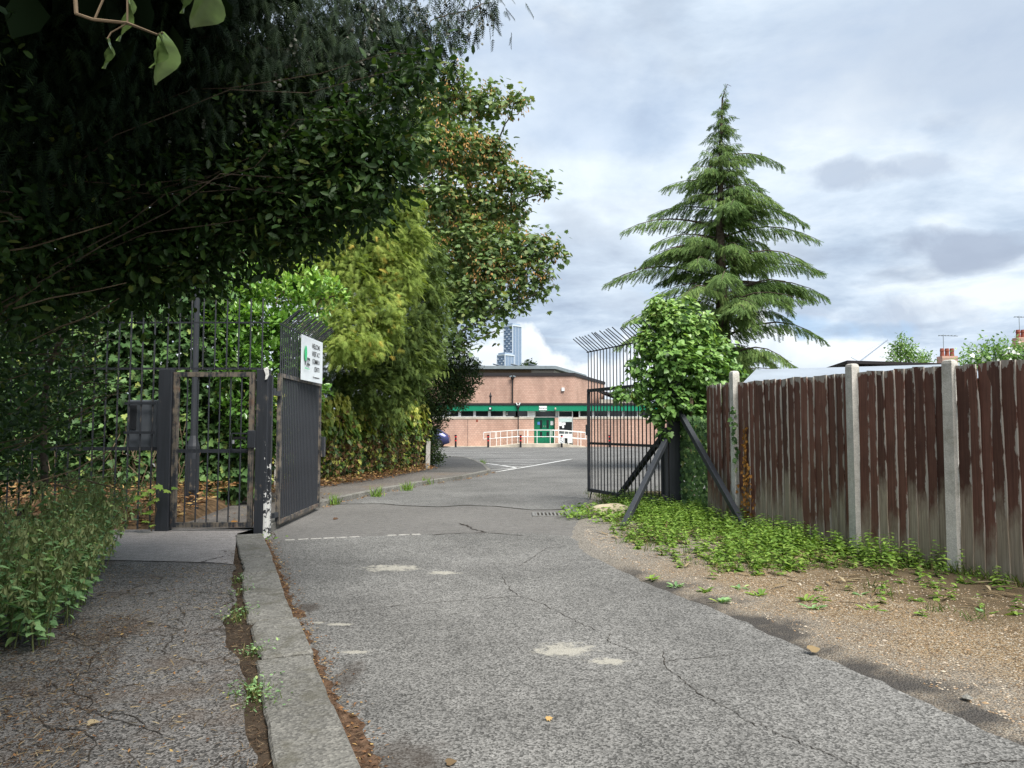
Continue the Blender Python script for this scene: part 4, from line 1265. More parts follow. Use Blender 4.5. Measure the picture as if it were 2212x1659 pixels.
hbox('wall', -9, 1.72, HY, HY + .3, 0, 2.15, M['brick_x'])
hbox('wall', 4.78, 15, HY, HY + .3, 0, 2.15, M['brick_x'])
hbox('wall', 3.36, 3.62, HY + .02, HY + .3, .26, 2.28, M['brick_x'])
hbox('stone_band', -9, 1.72, HY - .03, HY + .29, 2.15, 2.30, M['stone_band'])
hbox('stone_band', 4.78, 15, HY - .03, HY + .29, 2.15, 2.30, M['stone_band'])
hbox('inner_wall', -9, 15, HY + .9, HY + 1.0, 0, 2.8, M['dark_trim'])
hbox('fascia', -9, 15.1, HY - .25, HY + .3, 2.79, 3.23, M['green_fascia'])
for x in (-6.6, -4.0, -1.4, 1.3, 5.6, 8.2, 10.8):
    hbox('fascia_joint', x, x + .02, HY - .256, HY - .25, 2.8, 3.22, M['green_door'])
roof = hbox('roof', -9, 15.15, HY - .30, HY + 8, 3.23, 3.40, M['dark_trim'])
k = 0
x = -5.16 - 1.167 * 3
while x < 14:
    x1 = x + .95
    if not (.95 < x1 and x < 4.5):
        w = hbox('window', x - .11, x1 + .11, HY + .06, HY + .14, 2.30, 2.79, M['white_paint'])
        hbox('pane', x, x1, HY + .04, HY + .058, 2.385, 2.775, M['glass_dark'], w)
        if k == 3:
            MB().tube([(-4.95, HY + .0, 2.6), (-4.95, HY + .039, 2.6)], .14, 14).build('extractor_fan', M['white_paint'], w)
            MB().tube([(-4.95, HY - .02, 2.6), (-4.95, HY + .001, 2.6)], .09, 12).build('extractor_grille', M['grey_metal'], w)
        if k == 7:
            hbox('vent_frame', -.55, -.33, HY + .0, HY + .039, 2.47, 2.69, M['cream'], w)
            hbox('vent_grille', -.5, -.38, HY - .01, HY + .0, 2.52, 2.64, M['grey_metal'], w)
    k += 1
    x += 1.167
w = hbox('window', .18, 1.33, HY + .06, HY + .14, 2.30, 2.79, M['white_paint'])
hbox('pane', .29, 1.21, HY + .04, HY + .058, 2.385, 2.775, M['glass_dark'], w)
# entrance
hbox('reveal', 1.33, 1.80, HY + .1, HY + .9, 2.28, 2.79, M['white_paint'])
hbox('reveal', 1.5, 1.725, HY + .3, HY + .9, .26, 2.28, M['brick_x'])
w = hbox('transom_window', 1.80, 3.62, HY + .32, HY + .4, 2.28, 2.79, M['white_paint'])
hbox('pane', 1.86, 3.41, HY + .3, HY + .318, 2.36, 2.76, M['glass_dark'], w)
for x0, x1 in ((1.75, 2.545), (2.555, 3.34)):
    d = hbox('door', x0, x1, HY + .34, HY + .39, .28, 2.27, M['green_door'])
    vx = (x0 + x1) / 2 + (.14 if x0 < 2 else -.14)
    hbox('pane', vx - .09, vx + .09, HY + .325, HY + .338, 1.42, 2.08, M['glass_dark'], d)
    hbox('pane', vx - .09, vx + .09, HY + .325, HY + .338, .72, 1.16, M['glass_dark'], d)
    hx = x1 - .06 if x0 < 2 else x0 + .06
    MB().tube([(hx, HY + .32, 1.52), (hx, HY + .32, 1.66)], .02, 6).build('handle', M['alloy'], d)
    if x0 < 2: hbox('notice', 2.0, 2.2, HY + .322, HY + .337, 1.72, 1.95, M['blue_paper'], d)
    else: hbox('notice', 3.03, 3.25, HY + .322, HY + .337, 1.68, 2.0, M['paper'], d)
w = hbox('side_window', 3.62, 4.78, HY + .1, HY + .18, .24, 2.79, M['white_paint'])
hbox('pane', 3.70, 4.70, HY + .08, HY + .098, .28, 1.93, M['glass_dark'], w)
hbox('blind', 3.70, 4.70, HY + .07, HY + .098, 1.94, 2.21, M['blind'], w)
hbox('pane', 3.70, 4.70, HY + .08, HY + .098, 2.36, 2.74, M['glass_dark'], w)
for (x0, x1, z0, z1) in ((3.70, 3.9, 1.62, 1.93), (3.93, 4.19, 1.70, 1.9), (3.93, 4.08, 1.46, 1.68), (3.7, 4.7, .72, 1.0), (4.35, 4.7, .3, .7)):
    hbox('notice', x0, x1, HY + .06, HY + .078, z0, z1, M['paper'], w)
hbox('mid_rail', 3.70, 4.70, HY + .06, HY + .079, 1.04, 1.10, M['grey_metal'], w)
sgn = hbox('entrance_sign', 2.11, 2.72, HY - .28, HY - .257, 2.85, 3.17, M['paper'])
text('Entrance', .17, (2.415, HY - .284, 3.01), M['ink'], sgn, 'lettering', (math.pi / 2, 0, 0))
hbox('door_closer_light', 2.2, 2.6, HY - .2, HY - .05, 2.74, 2.785, M['paper'])
fl = hbox('floodlight', -1.80, -1.56, HY - .4, HY - .26, 2.88, 3.08, M['clean_black'])
hbox('floodlight_lens', -1.77, -1.63, HY - .42, HY - .401, 2.92, 3.05, M['paper'], fl)
MB().lathe((3.38, HY - .3, 2.86), [(.03, 0), (.07, .06), (.06, .14), (.02, .2)], 8).build('bell', M['cream'], HA)
dp = MB().tube([(.48, HY - .32, .3), (.48, HY - .32, 3.05)], .045, 8).build('downpipe', M['clean_black'], HA)
MB().lathe((.48, HY - .34, 3.0), [(.06, 0), (.14, .1), (.13, .2)], 8).build('hopper', M['clean_black'], dp)
for s in (-1, 1):
    MB().box((.48 + s * .1, HY - .4, 3.33), (.07, .1, .22), M=Matrix.Rotation(s * .5, 3, 'Y')).build('twin_lamp', M['paper'], dp)
vp = MB().tube([(-1.72, HY + 1.2, 3.4), (-1.72, HY + 1.2, 3.95)], .07, 8).build('flue', M['dark_trim'], HA)
MB().lathe((-1.72, HY + 1.2, 3.9), [(.07, 0), (.12, .1), (.05, .25), (.03, .4)], 8).build('flue_cowl', M['dark_trim'], vp)
hbox('air_brick', -2.82, -2.66, HY - .01, HY + .0, 1.93, 2.13, M['pot_red'])
hbox('movement_joint', -3.48, -3.455, HY - .004, HY + .0, .05, 2.14, M['dark_trim'])
# taller block behind
UP = [(-9, 66), (5.53, 66), (9.9, 79), (-9, 79)]
MB().prism(UP, 3.0, 6.10).build('upper_wall', M['brick_x'], HA)
pa = [(-9.1, 65.9), (5.6, 65.9), (10.0, 79.1), (-9.1, 79.1)]
MB().prism(pa, 6.10, 6.38).build('parapet', M['dark_trim'], HA)
dpu = MB().tube([(.05, 65.85, 3.3), (.05, 65.85, 5.9)], .06, 8).build('downpipe', M['clean_black'], HA)
MB().lathe((.05, 65.8, 5.75), [(.07, 0), (.16, .12), (.15, .26)], 8).build('hopper', M['clean_black'], dpu)
for s in (-1, 1):
    MB().box((.05 + s * .16, 65.7, 6.05), (.24, .14, .09), M=Matrix.Rotation(s * .3, 3, 'Y')).build('twin_lamp', M['grey_metal'], dpu)
hbox('alarm_box', 4.42, 4.68, 65.85, 65.99, 4.75, 5.05, M['paper'])
MB().lathe((-1.35, 71.5, 6.2), [(.95, 0), (.93, .15), (.7, .38), (.35, .5), (.01, .54)], 16).build('dome_skylight', M['white_paint'], HA, smooth=True)
# hall roof at the back
MB().prism([(-9, 80), (2.1, 80), (2.1, 92), (-9, 92)], 3, 7.75).build('rear_wall', M['brown_render'], HA)
MB().prism([(2.1, 80), (4.6, 80.02), (8.2, 92), (2.1, 92)], 3, 7.7).build('rear_wall_cream', M['cream'], HA)
rf = MB().prism([(-9, 79.2), (4.7, 79.2), (9.4, 93), (-9, 93)], 7.78, 8.12).build('rear_roof', M['grey_metal'], HA)
for i in range(6):
    x = -7.4 + i * 1.95
    MB().box((x, 80.5, 8.28), (1.1, 1.4, .05), M=Matrix.Rotation(rad(14), 3, 'Y')).build('roof_panel', M['felt_roof'], rf)
# side annex
MB().prism([(8.4, 71), (13, 71), (13, 80), (10.4, 80)], 0, 4.2).build('annex_wall', M['cream'], HA)
MB().add([(8.2, 70.8, 5.1), (13.2, 70.8, 4.0), (13.2, 80, 4.0), (10.2, 80, 5.1), (8.2, 70.8, 4.9), (13.2, 70.8, 3.8), (13.2, 80, 3.8), (10.2, 80, 4.9)],
         [(0, 1, 2, 3), (4, 7, 6, 5), (0, 4, 5, 1), (1, 5, 6, 2), (2, 6, 7, 3), (3, 7, 4, 0)]).build('annex_roof', M['dark_trim'], HA)
hbox('plinth', -9, -1.9, HY - .6, HY - .001, 0, .06, M['stone_band'])

# ramp and rails
RM = empty('access_ramp', (1.8, HY - 1, 0), 'pale concrete access ramp with white tubular handrails before green doors', 'ramp')
prof = [(-1.85, .02), (.45, .27), (4.0, .27), (5.6, .04)]
v = [(x, HY - 1.75, z) for x, z in prof] + [(x, HY - .001, z) for x, z in prof] + [(x, HY - 1.75, 0) for x, z in prof] + [(x, HY - .001, 0) for x, z in prof]
MB().add(v, [(0, 1, 5, 4), (1, 2, 6, 5), (2, 3, 7, 6), (8, 9, 1, 0), (9, 10, 2, 1), (10, 11, 3, 2), (0, 4, 12, 8), (3, 11, 15, 7)]).build('slab', M['stone_band'], RM)


def rail_run(y, pts, xs, name):
    xp = [p[0] for p in pts]; zp = [p[1] for p in pts]
    r = MB(); r.tube([(x, y, z) for x, z in pts], .028, 6); r.build('top_rail', M['white_paint'], RM)
    r = MB(); r.tube([(x, y, z - .5) for x, z in pts], .024, 6); r.build('lower_rail', M['white_paint'], RM)
    for x in xs:
        z = np.interp(x, xp, zp); z0 = np.interp(x, [p[0] for p in prof], [p[1] for p in prof])
        MB().tube([(x, y, z0 - .02), (x, y, z)], .025, 6).build('post', M['white_paint'], RM)
    for x in (xp[0], xp[-1]):
        z = np.interp(x, xp, zp)
        MB().tube([(x, y, z - .5), (x, y, z)], .025, 6).build('end_loop', M['white_paint'], RM)


top = [(-2.15, 1.12), (.45, 1.30), (2.95, 1.30), (5.3, 1.13), (5.7, 1.12)]
rail_run(HY - 1.7, top, (-1.66, -.87, 0.0, .93, 1.9, 2.9, 3.98, 5.0), 'front')
rail_run(HY - .35, [(-1.3, 1.17), (.45, 1.30), (1.25, 1.30)], (-1.2, -.38, .45, 1.2), 'back')
rail_run(HY - .35, [(3.1, 1.30), (4.0, 1.28), (5.7, 1.12)], (3.3, 4.4, 5.35), 'back')

# bollards
bol = None
BL = ['black bollard with red bands standing beside the blue car', 'black red-banded bollard at the foot of the access ramp', 'black red-banded bollard in front of the ramp below the downpipe',
      'black bollard carrying a white wheelchair parking sign', 'black red-banded bollard beyond the ramp, seen through the gate bars']
for i, bx in enumerate((-4.25, -1.80, .65, 3.75, 7.35)):
    b = empty('bollard', (bx, 56.0, 0), BL[i], 'bollard', 'bollards along the hall')
    MB().lathe((bx, 56.0, 0), [(.085, 0), (.075, .08), (.07, .86), (.10, .90), (.09, .95)], 10).build('shaft', M['clean_black'], b)
    for z in (.47, .76):
        MB().lathe((bx, 56.0, z), [(.079, 0), (.079, .09)], 10).build('red_band', M['red'], b)
    if i == 3:
        s = MB().box((bx - .03, 55.88, .55), (.34, .01, .46)).build('sign_plate', M['paper'], b)
        y0 = 55.87
        MB().tube([(bx - .06, y0, .62), (bx - .05, y0, .5), (bx + .03, y0, .5), (bx + .07, y0, .4)], .014, 4).build('wheelchair_figure', M['ink'], s)
        MB().tube([(bx - .06 + .09 * math.cos(a), y0, .45 + .09 * math.sin(a)) for a in np.linspace(2, 6.6, 10)], .011, 4).build('wheelchair_wheel', M['ink'], s)
        MB().lathe((bx - .06, y0, .64), [(.02, 0), (.028, .02), (.02, .045)], 6).build('wheelchair_head', M['ink'], s)
        MB().box((bx - .03, y0 + .002, .72), (.2, .006, .03)).build('sign_line', M['ink'], s)


# parked car
def make_car(x_end, y):
    c = empty('parked_car', (x_end - 2.1, y, 0), 'blue hatchback parked beside the brick hall, mostly hidden by shrub', 'car')
    L = 4.2; hw = .88
    st = [(0, .45, .62, .62, .70), (.06, .30, .88, .90, .80), (.35, .22, .96, 1.10, .86), (.75, .20, .98, 1.36, .88), (1.3, .20, .97, 1.45, .88), (2.1, .20, .95, 1.44, .88), (2.75, .2, .93, 1.22, .87), (3.1, .2, .90, .95, .86), (3.8, .22, .78, .8, .83), (4.12, .3, .66, .66, .72), (4.2, .42, .56, .56, .6)]
    v, f = [], []
    for (t, zl, zb, zr, w) in st:
        x = x_end - t
        ring = [(-w * .92, zl), (-w, (zl + zb) / 2), (-w * .97, zb), (-w * .72, zr - .05 if zr - zb > .1 else zb + .01), (-w * .55, max(zr, zb + .015)),
                (w * .55, max(zr, zb + .015)), (w * .72, zr - .05 if zr - zb > .1 else zb + .01), (w * .97, zb), (w, (zl + zb) / 2), (w * .92, zl)]
        v += [(x, y + a, b) for a, b in ring]
    n = 10
    for i in range(len(st) - 1):
        for j in range(n):
            a, b = i * n + j, i * n + (j + 1) % n
            f.append((a, a + n, b + n, b))
    f += [tuple(range(n)), tuple(reversed(range((len(st) - 1) * n, len(st) * n)))]
    MB().add(v, f).build('body', M['car_blue'], c, smooth=True)
    for s in (-1, 1):
        MB().add([(x_end - t, y + s * (w_ + .012), z) for t, w_, z in ((.7, .845, 1.0), (2.75, .84, .97), (2.45, .71, 1.28), (1.9, .66, 1.38), (1.1, .66, 1.38), (.8, .70, 1.26))], [tuple(range(6)) if s < 0 else tuple(reversed(range(6)))]).build('side_window', M['glass_dark'], c)
        for t in (.78, 3.35):
            w = empty('wheel', (0, 0, 0)); w.parent = c; w.location = tuple(np.array((x_end - t, y + s * .8, .32)) - world_loc(c))
            p0 = Vector((x_end - t, y + s * .72, .32)); p1 = Vector((x_end - t, y + s * .90, .32))
            MB().tube([p0, p1], .32, 18).build('tyre', M['tyre'], w)
            rim = MB()
            for k in range(5):
                a = k * 2 * math.pi / 5
                rim.beam(p1 + Vector((0, s * .01, 0)), p1 + Vector((.2 * math.cos(a), s * .01, .2 * math.sin(a))), .02, .05, up=(0, 1, 0))
            rim.tube([p1 + Vector((0, s * .002, 0)), p1 + Vector((0, s * .02, 0))], .06, 8)
            rim.build('rim', M['alloy'], w)
        MB().box((x_end - .09, y + s * .62, .82), (.1, .3, .12)).build('tail_lamp', M['light_red'], c, bevel=.02)
    MB().box((x_end - .02, y, .5), (.08, 1.5, .14)).build('bumper', M['car_blue'], c, bevel=.03)


make_car(-4.72, 56.3)

# ------------------------------------------------------------------ far towers and crane
def tower(name, label, L, C, Rr, top, cap, nf):
    t = empty(name, (C[0], C[1], 0), label, 'tower', 'glass towers beyond the hall')
    back_ = (L[0] + Rr[0] - C[0], L[1] + Rr[1] - C[1])
    MB().prism([C, Rr, back_, L], 0, top).build('glass_body', M['tower_glass'], t)
    s = .86
    cx_, cy_ = (L[0] + Rr[0]) / 2, (L[1] + Rr[1]) / 2
    MB().prism([(cx_ + (p[0] - cx_) * s, cy_ + (p[1] - cy_) * s) for p in (C, Rr, back_, L)], top, cap).build('crown_band', M['tower_pale'], t)
    for p in (L, C, Rr):
        MB().box((p[0], p[1] - .5, top / 2), (1.5, 1.5, top + 1)).build('corner_frame', M['tower_white'], t)
    for a, b in ((L, C), (C, Rr)):
        MB().beam((a[0], a[1] - .6, top), (b[0], b[1] - .6, top), 1.3, 2.2).build('top_frame', M['tower_white'], t)
    a, b = np.array(C), np.array(Rr)
    for k in range(1, 9):
        p = a + (b - a) * k / 9
        MB().box((p[0], p[1] - .4, top / 2), (.65, .8, top - 2)).build('fin', M['tower_pale'] if k % 3 else M['tower_white'], t)
    a, b = np.array(L), np.array(C)
    me = bpy.data.meshes.new('balcony')
    mb = MB().box((0, 0, 0), (2.1, 1.6, 2.2)); me.from_pydata(mb.v, [], mb.f); me.materials.append(M['tower_pale'])
    me2 = me.copy(); me2.materials.clear(); me2.materials.append(M['tower_white'])
    for fl_ in range(nf):
        z = top - 6 - fl_ * 3.9
        if z < 20: break
        MB().beam((a[0], a[1] - .3, z + 2), (b[0], b[1] - .3, z + 2), .8, .7).build('floor_band', M['tower_dark'], t)
        for k in range(4):
            if (k + fl_) % 2: continue
            p = a + (b - a) * (k + .6) / 4.3
            place('balcony', me if (k + fl_) % 4 else me2, t, (p[0], p[1] - .5, z))
    return t


tower('tower_block', 'taller slim blue glass tower with white corner frame beyond the hall', (-13.6, 1216), (1.1, 1200), (15.8, 1216), 168, 172, 30)
tower('tower_block', 'shorter blue glass tower standing before the taller one', (-24.0, 1186), (-11.0, 1170), (3.6, 1186), 117, 121, 16)

CR = empty('tower_crane', (330, 640, 0), 'far pale luffing crane jib above the grey shed roof', 'crane')
b0, b1 = at(1858, 782, 640), at(1918, 735, 640)
jb = MB()
for o in ((0, 0, 0), (0, 0, 1.3), (0, 1.0, .6)):
    jb.tube([b0 + np.array(o), b1 + np.array(o) * .5], .16, 4)
for k in range(14):
    q = b0 + (b1 - b0) * k / 14; q2 = b0 + (b1 - b0) * (k + 1) / 14
    jb.tube([q, q2 + np.array((0, 0, 1.2))], .09, 4); jb.tube([q + np.array((0, 0, 1.2)), q2], .09, 4)
jb.build('jib', M['crane'], CR)
m0 = at(1838, 772, 640)
MB().tube([(m0[0] + 4, 640, 0), (m0[0] + 4, 640, m0[2] - 8)], .7, 4).build('mast', M['crane'], CR)
MB().tube([m0, b0], .25, 4).build('frame', M['crane'], CR)
MB().tube([m0, b1], .1, 4).build('stay_cable', M['crane'], CR)
MB().tube([b1, b1 - np.array((0, 0, 18))], .09, 4).build('hoist_rope', M['crane'], CR)

# ------------------------------------------------------------------ beyond the fence
SH = empty('garden_shed', (5.8, 13.2, 0), 'shed with pale grey-blue sheet roof behind the board fence', 'shed')
MB().prism([(4.1, 12.4), (8.0, 11.2), (9.2, 14.0), (5.2, 15.4)], 0, 2.2).build('wall', M['shed_wood'], SH)
A, B_, C_, D_, E1, E2 = (3.75, 12.1, 2.2), (8.6, 10.6, 2.26), (9.8, 14.2, 2.2), (5.0, 15.8, 2.2), (4.46, 13.5, 2.56), (9.2, 12.2, 2.6)
MB().add([A, B_, C_, D_, E1, E2], [(0, 1, 5, 4), (2, 3, 4, 5), (0, 4, 3), (1, 2, 5)]).build('roof', M['felt_roof'], SH)
G2 = empty('garage', (10.6, 20.5, 0), 'flat-roofed garage with dark roof edge behind the shed', 'garage')
MB().box((10.7, 21, 1.5), (3.4, 2.6, 3.0), rad(-8)).build('wall', M['cream'], G2)
MB().add([(9.0, 19.8, 3.30), (12.6, 18.9, 3.10), (13.2, 22.6, 3.10), (9.6, 23.0, 3.30), (9.0, 19.8, 3.22), (12.6, 18.9, 3.02), (13.2, 22.6, 3.02), (9.6, 23.0, 3.22)],
         [(0, 1, 2, 3), (4, 7, 6, 5), (0, 4, 5, 1), (1, 5, 6, 2), (2, 6, 7, 3), (3, 7, 4, 0)]).build('roof', M['dark_trim'], G2)


def house(x, y, label, ridge, ch, pots, aerial):
    h = empty('house', (x, y, 0), label, 'house', 'houses behind the fence')
    MB().box((x, y + 3, 1.4), (7, 6, 2.8)).build('wall', M['brick_x'], h)
    MB().add([(x - 3.8, y - .4, 2.7), (x + 3.8, y - .4, 2.7), (x + 3.8, y + 6.4, 2.7), (x - 3.8, y + 6.4, 2.7), (x - 3.8, y + 3, ridge), (x + 3.8, y + 3, ridge)],
             [(0, 1, 5, 4), (2, 3, 4, 5), (0, 4, 3), (1, 2, 5)]).build('roof', M['roof_tile'], h)
    s = MB().box((x, y + 3, (ridge + ch) / 2 - .2), (.95, .6, ch - ridge + .9)).build('chimney', M['brick_y'], h)
    for i in range(pots):
        MB().lathe((x - .3 + .3 * i, y + 3, ch + .24), [(.13, 0), (.11, .3), (.13, .34), (.11, .5)], 8).build('chimney_pot', M['pot_red'], s)
    if aerial:
        a = MB(); a.tube([(x - .2, y + 3, ch), (x - .2, y + 3, ch + 1.6)], .018, 5); a.tube([(x - .5, y + 3, ch + 1.55), (x + .7, y + 3, ch + 1.5)], .02, 4)
        for k in range(5): a.tube([(x - .4 + k * .22, y + 2.8, ch + 1.53), (x - .4 + k * .22, y + 3.2, ch + 1.53)], .012, 4)
        a.build('aerial', M['grey_metal'], s)


p = at(2046, 770, 45); house(p[0], 42, 'house whose chimney stack carries three red pots', 4.4, p[2] - .25, 3, True)
p = at(2205, 735, 45); house(p[0] + .15, 42, 'house with tall chimney beside the white flowering shrub', 5.0, p[2] - .1, 2, True)


# ------------------------------------------------------------------ trees and shrubs
UPV = np.array([0, 0, 1.0])


def limb(mb, a, b, r0, r1, sag=0.0, n=5, wob=.06, sides=6):
    a, b = np.array(a, float), np.array(b, float)
    L = np.linalg.norm(b - a)
    pts = []
    for i in range(n + 1):
        t = i / n
        p = a + (b - a) * t + np.array([0, 0, sag * math.sin(math.pi * t)])
        if 0 < i < n: p = p + R.normal(size=3) * wob * L * .25
        pts.append(p)
    mb.tube([tuple(p) for p in pts], [r0 + (r1 - r0) * i / n for i in range(n + 1)], sides, cap=False)
    return pts


def tree_limbs(base, fork, targets, r, twig=.012):
    """trunk to the fork, then a limb to every clump of the crown"""
    mb = MB()
    limb(mb, base, fork, r, r * .62, n=6, wob=.04, sides=9)
    T = [np.array(t, float) for t in targets]
    F = np.array(fork, float)
    order = sorted(range(len(T)), key=lambda i: np.linalg.norm(T[i] - F))
    nodes = [(F, r * .55), ((F + np.array(base)) / 2 + (F - np.array(base)) * .2, r * .6)]
    for i in order:
        t = T[i]
        best = min(nodes, key=lambda q: np.linalg.norm(t - q[0]) + (1.5 if q[0][2] > t[2] else 0))
        rr = max(twig * 1.8, best[1] * .6)
        pts = limb(mb, best[0], t, rr, twig, sag=.1 * np.linalg.norm(t - best[0]) * .4, n=5, wob=.1, sides=5)
        nodes.append((np.array(pts[3]), rr * .6)); nodes.append((t, twig * 1.6))
    return mb


def hang(out, droop, jitter=.5):
    n = len(out)
    return out * np.array([1, 1, .5]) + R.normal(size=(n, 3)) * jitter - UPV * droop


# --- sycamore with orange seed bunches
SY = empty('sycamore_tree', (-4.0, 27, 0), 'tall sycamore with bunches of orange-brown seeds', 'tree')
syb = blobs_px([(985, 160, 25, .5), (955, 215, 25, .8), (1015, 215, 25.3, .75), (1065, 215, 25, .62), (1108, 225, 24.6, .4), (1130, 212, 24.6, .2), (945, 320, 24.6, 1.0), (1015, 330, 25, .9),
                (1065, 330, 25.4, .65), (1105, 385, 25.2, .7), (1150, 395, 24.8, .55), (1180, 408, 24.7, .3), (960, 430, 25, 1.1), (1040, 430, 25.5, .95), (1105, 460, 25.6, .55),
                (1000, 520, 25, 1.1), (1085, 535, 25, .95), (1150, 535, 24.7, .65), (1195, 540, 24.6, .38), (1060, 590, 24.8, .9), (1130, 600, 24.6, .72), (1172, 590, 24.6, .4), (1170, 630, 24.6, .28),
                (960, 610, 25, 1.1), (1020, 650, 24.6, .75), (1080, 655, 24.5, .5), (1120, 655, 24.4, .32), (985, 690, 24.5, .6), (1035, 700, 24.2, .36), (1070, 715, 24.2, .22), (1030, 735, 24.2, .22), (990, 745, 24.4, .4),
                (880, 300, 26.5, 1.3), (860, 430, 26.5, 1.4), (870, 580, 26.5, 1.4), (930, 250, 28, 1.3), (1010, 330, 29, 1.4), (1060, 480, 29, 1.5), (960, 480, 29, 1.6), (1000, 600, 28.6, 1.3), (780, 420, 27, 1.5), (790, 560, 27, 1.4)])
tree_limbs((-4.0, 27, 0), (-3.3, 26.3, 5.2), [b[:3] for b in syb], .26, .018).build('trunk', M['bark_grey'], SY, smooth=True)
C, o_, _ = blob_points(syb, 4300, .75)
P, O = clusters(C, o_, 5, .17)
scatter('crown', P, hang(O, .55), UPV + O * .6 + R.normal(size=O.shape) * .45, R.uniform(.13, .24, len(P)), T_MAPLE, M['maple'], SY)
C, o_, _ = blob_points([b for b in syb[:22]], 560, .3)
P, O = clusters(C, o_, 8, .10)
scatter('seed_bunches', P, hang(O, 1.6, .3), O + R.normal(size=O.shape), R.uniform(.07, .13, len(P)), T_OVAL, M['keys'], SY, kind='stuff')

# --- deodar cedar
CD = (7.42, 26.0)
CE = empty('cedar_tree', (CD[0], CD[1], 0), 'tall deodar cedar with layered drooping branches and thin leaning tip', 'tree')
tr = MB()
tp = [(CD[0], CD[1], 0), (CD[0] + .05, CD[1], 4), (CD[0] - .02, CD[1], 8), (CD[0] + .06, CD[1], 11.5), (CD[0] + .16, CD[1], 13.35), (CD[0] + .34, CD[1], 13.85), (CD[0] + .48, CD[1], 13.78)]
tr.tube(tp, [.36, .28, .16, .07, .03, .015, .006], 9)


def trunk_at(z):
    zs = [q[2] for q in tp[:6]]
    return np.array([np.interp(z, zs, [q[0] for q in tp[:6]]), CD[1], z])


def prof_len(z):
    return float(np.interp(z, [1.5, 4.2, 5.2, 6.9, 8.0, 8.8, 9.6, 10.2, 10.7, 11.3, 12.4, 13.8], [3.0, 3.6, 3.5, 3.5, 3.0, 2.6, 2.0, 1.5, 1.1, .75, .5, .1]))


def px_z(v): return 1.5 + (922 - v) * .01627


br = []
for u, v in ((1305, 607), (1345, 490), (1435, 398), (1690, 352), (1640, 430), (1745, 480), (1772, 513), (1782, 575), (1345, 690), (1330, 745), (1785, 730), (1755, 640), (1415, 565), (1400, 460), (1660, 455), (1710, 690)):
    tip = at(u, v, CD[1] + random.uniform(-.6, .6))
    br.append((tip[2] - .1 * 0, tip))
branches = []
for z, tip in br:
    L = abs(tip[0] - CD[0])
    branches.append((trunk_at(min(12.8, tip[2] - .02 * L + .05)), tip))
for k in range(138):
    z = 2.0 + 11.8 * random.random() ** .95
    a = random.uniform(0, 6.28)
    L = prof_len(z) * (random.uniform(.45, 1.0) if z < 10.4 else random.uniform(.5, 1.2))
    tip = trunk_at(z) + np.array([math.cos(a) * L, math.sin(a) * L, L * random.uniform(-.16, .10) + (.1 if z > 10.4 else 0)])
    branches.append((trunk_at(z), tip))
for k in range(60):
    z = random.uniform(9.4, 13.75)
    a = random.uniform(0, 6.28); L = prof_len(z) * random.uniform(.3, 1.15)
    branches.append((trunk_at(z), trunk_at(z) + np.array([math.cos(a) * L, math.sin(a) * L, L * random.uniform(-.3, .15)])))
P_, D_l, N_, S_, Q_ = [], [], [], [], []
for a, tip in branches:
    d = tip - a; L = np.linalg.norm(d)
    side = np.cross(d / L, UPV); side /= np.linalg.norm(side) + 1e-9
    # gentle arch: rises, then droops at the tip
    arch = random.uniform(.04, .19); bend = random.uniform(-.14, .14)
    f_ = lambda t: a + d * t + UPV * (L * arch * np.sin(math.pi * t * .92) - L * .07 * t ** 4) + side * (bend * L * math.sin(math.pi * t))
    pts = [f_(t) for t in np.linspace(0, 1, 7)]
    tr.tube(pts, [max(.006, .05 * (L / 3.5) * (1 - .92 * i / 6)) for i in range(7)], 5, cap=False)
    n = int(8 + 92 * L)
    t = .08 + .92 * R.random(n) ** .9
    base = np.array([f_(q) for q in t])
    reach = np.minimum(.5, .03 + .22 * L * (1 - t) ** .8)
    lat = R.uniform(-1, 1, n) * reach
    base = base + side * lat[:, None] - UPV * (.45 * np.abs(lat) + np.abs(R.normal(size=n)) * .04)[:, None]
    out = d / L * (.5 * R.random((n, 1)) + .25) + side * (lat / (reach + .01) * .6)[:, None] - UPV * (.25 + 1.0 * R.random((n, 1)))
    P_.append(base); D_l.append(out); N_.append(np.tile(UPV, (n, 1)) + R.normal(size=(n, 3)) * .5 + d / L * .6)
    S_.append((R.uniform(.11, .30, n) + .3 * R.random(n) ** 4) * min(1, .30 + L / 2.4) * (1 - .35 * t ** 3))
    Q_.append(np.clip(R.random(n) * .6 + random.uniform(0, .4), 0, 1))
tr.build('trunk', M['bark'], CE, smooth=True)
scatter('crown', np.concatenate(P_), np.concatenate(D_l), np.concatenate(N_), np.concatenate(S_), T_CEDAR, M['cedar'], CE, rnd=np.concatenate(Q_))
cn = MB()
for a, tip in branches[:60]:
    for k in range(2):
        t = random.uniform(.25, .75); q = a + (tip - a) * t
        if q[2] > 4.5 and random.random() < .55:
            cn.lathe((q[0], q[1], q[2] + .12 * np.linalg.norm(tip - a) * .8), [(.01, 0), (.035, .03), (.035, .07), (.012, .11)], 6)
cn.build('cones', M['cedar_cone'], CE, kind='stuff')

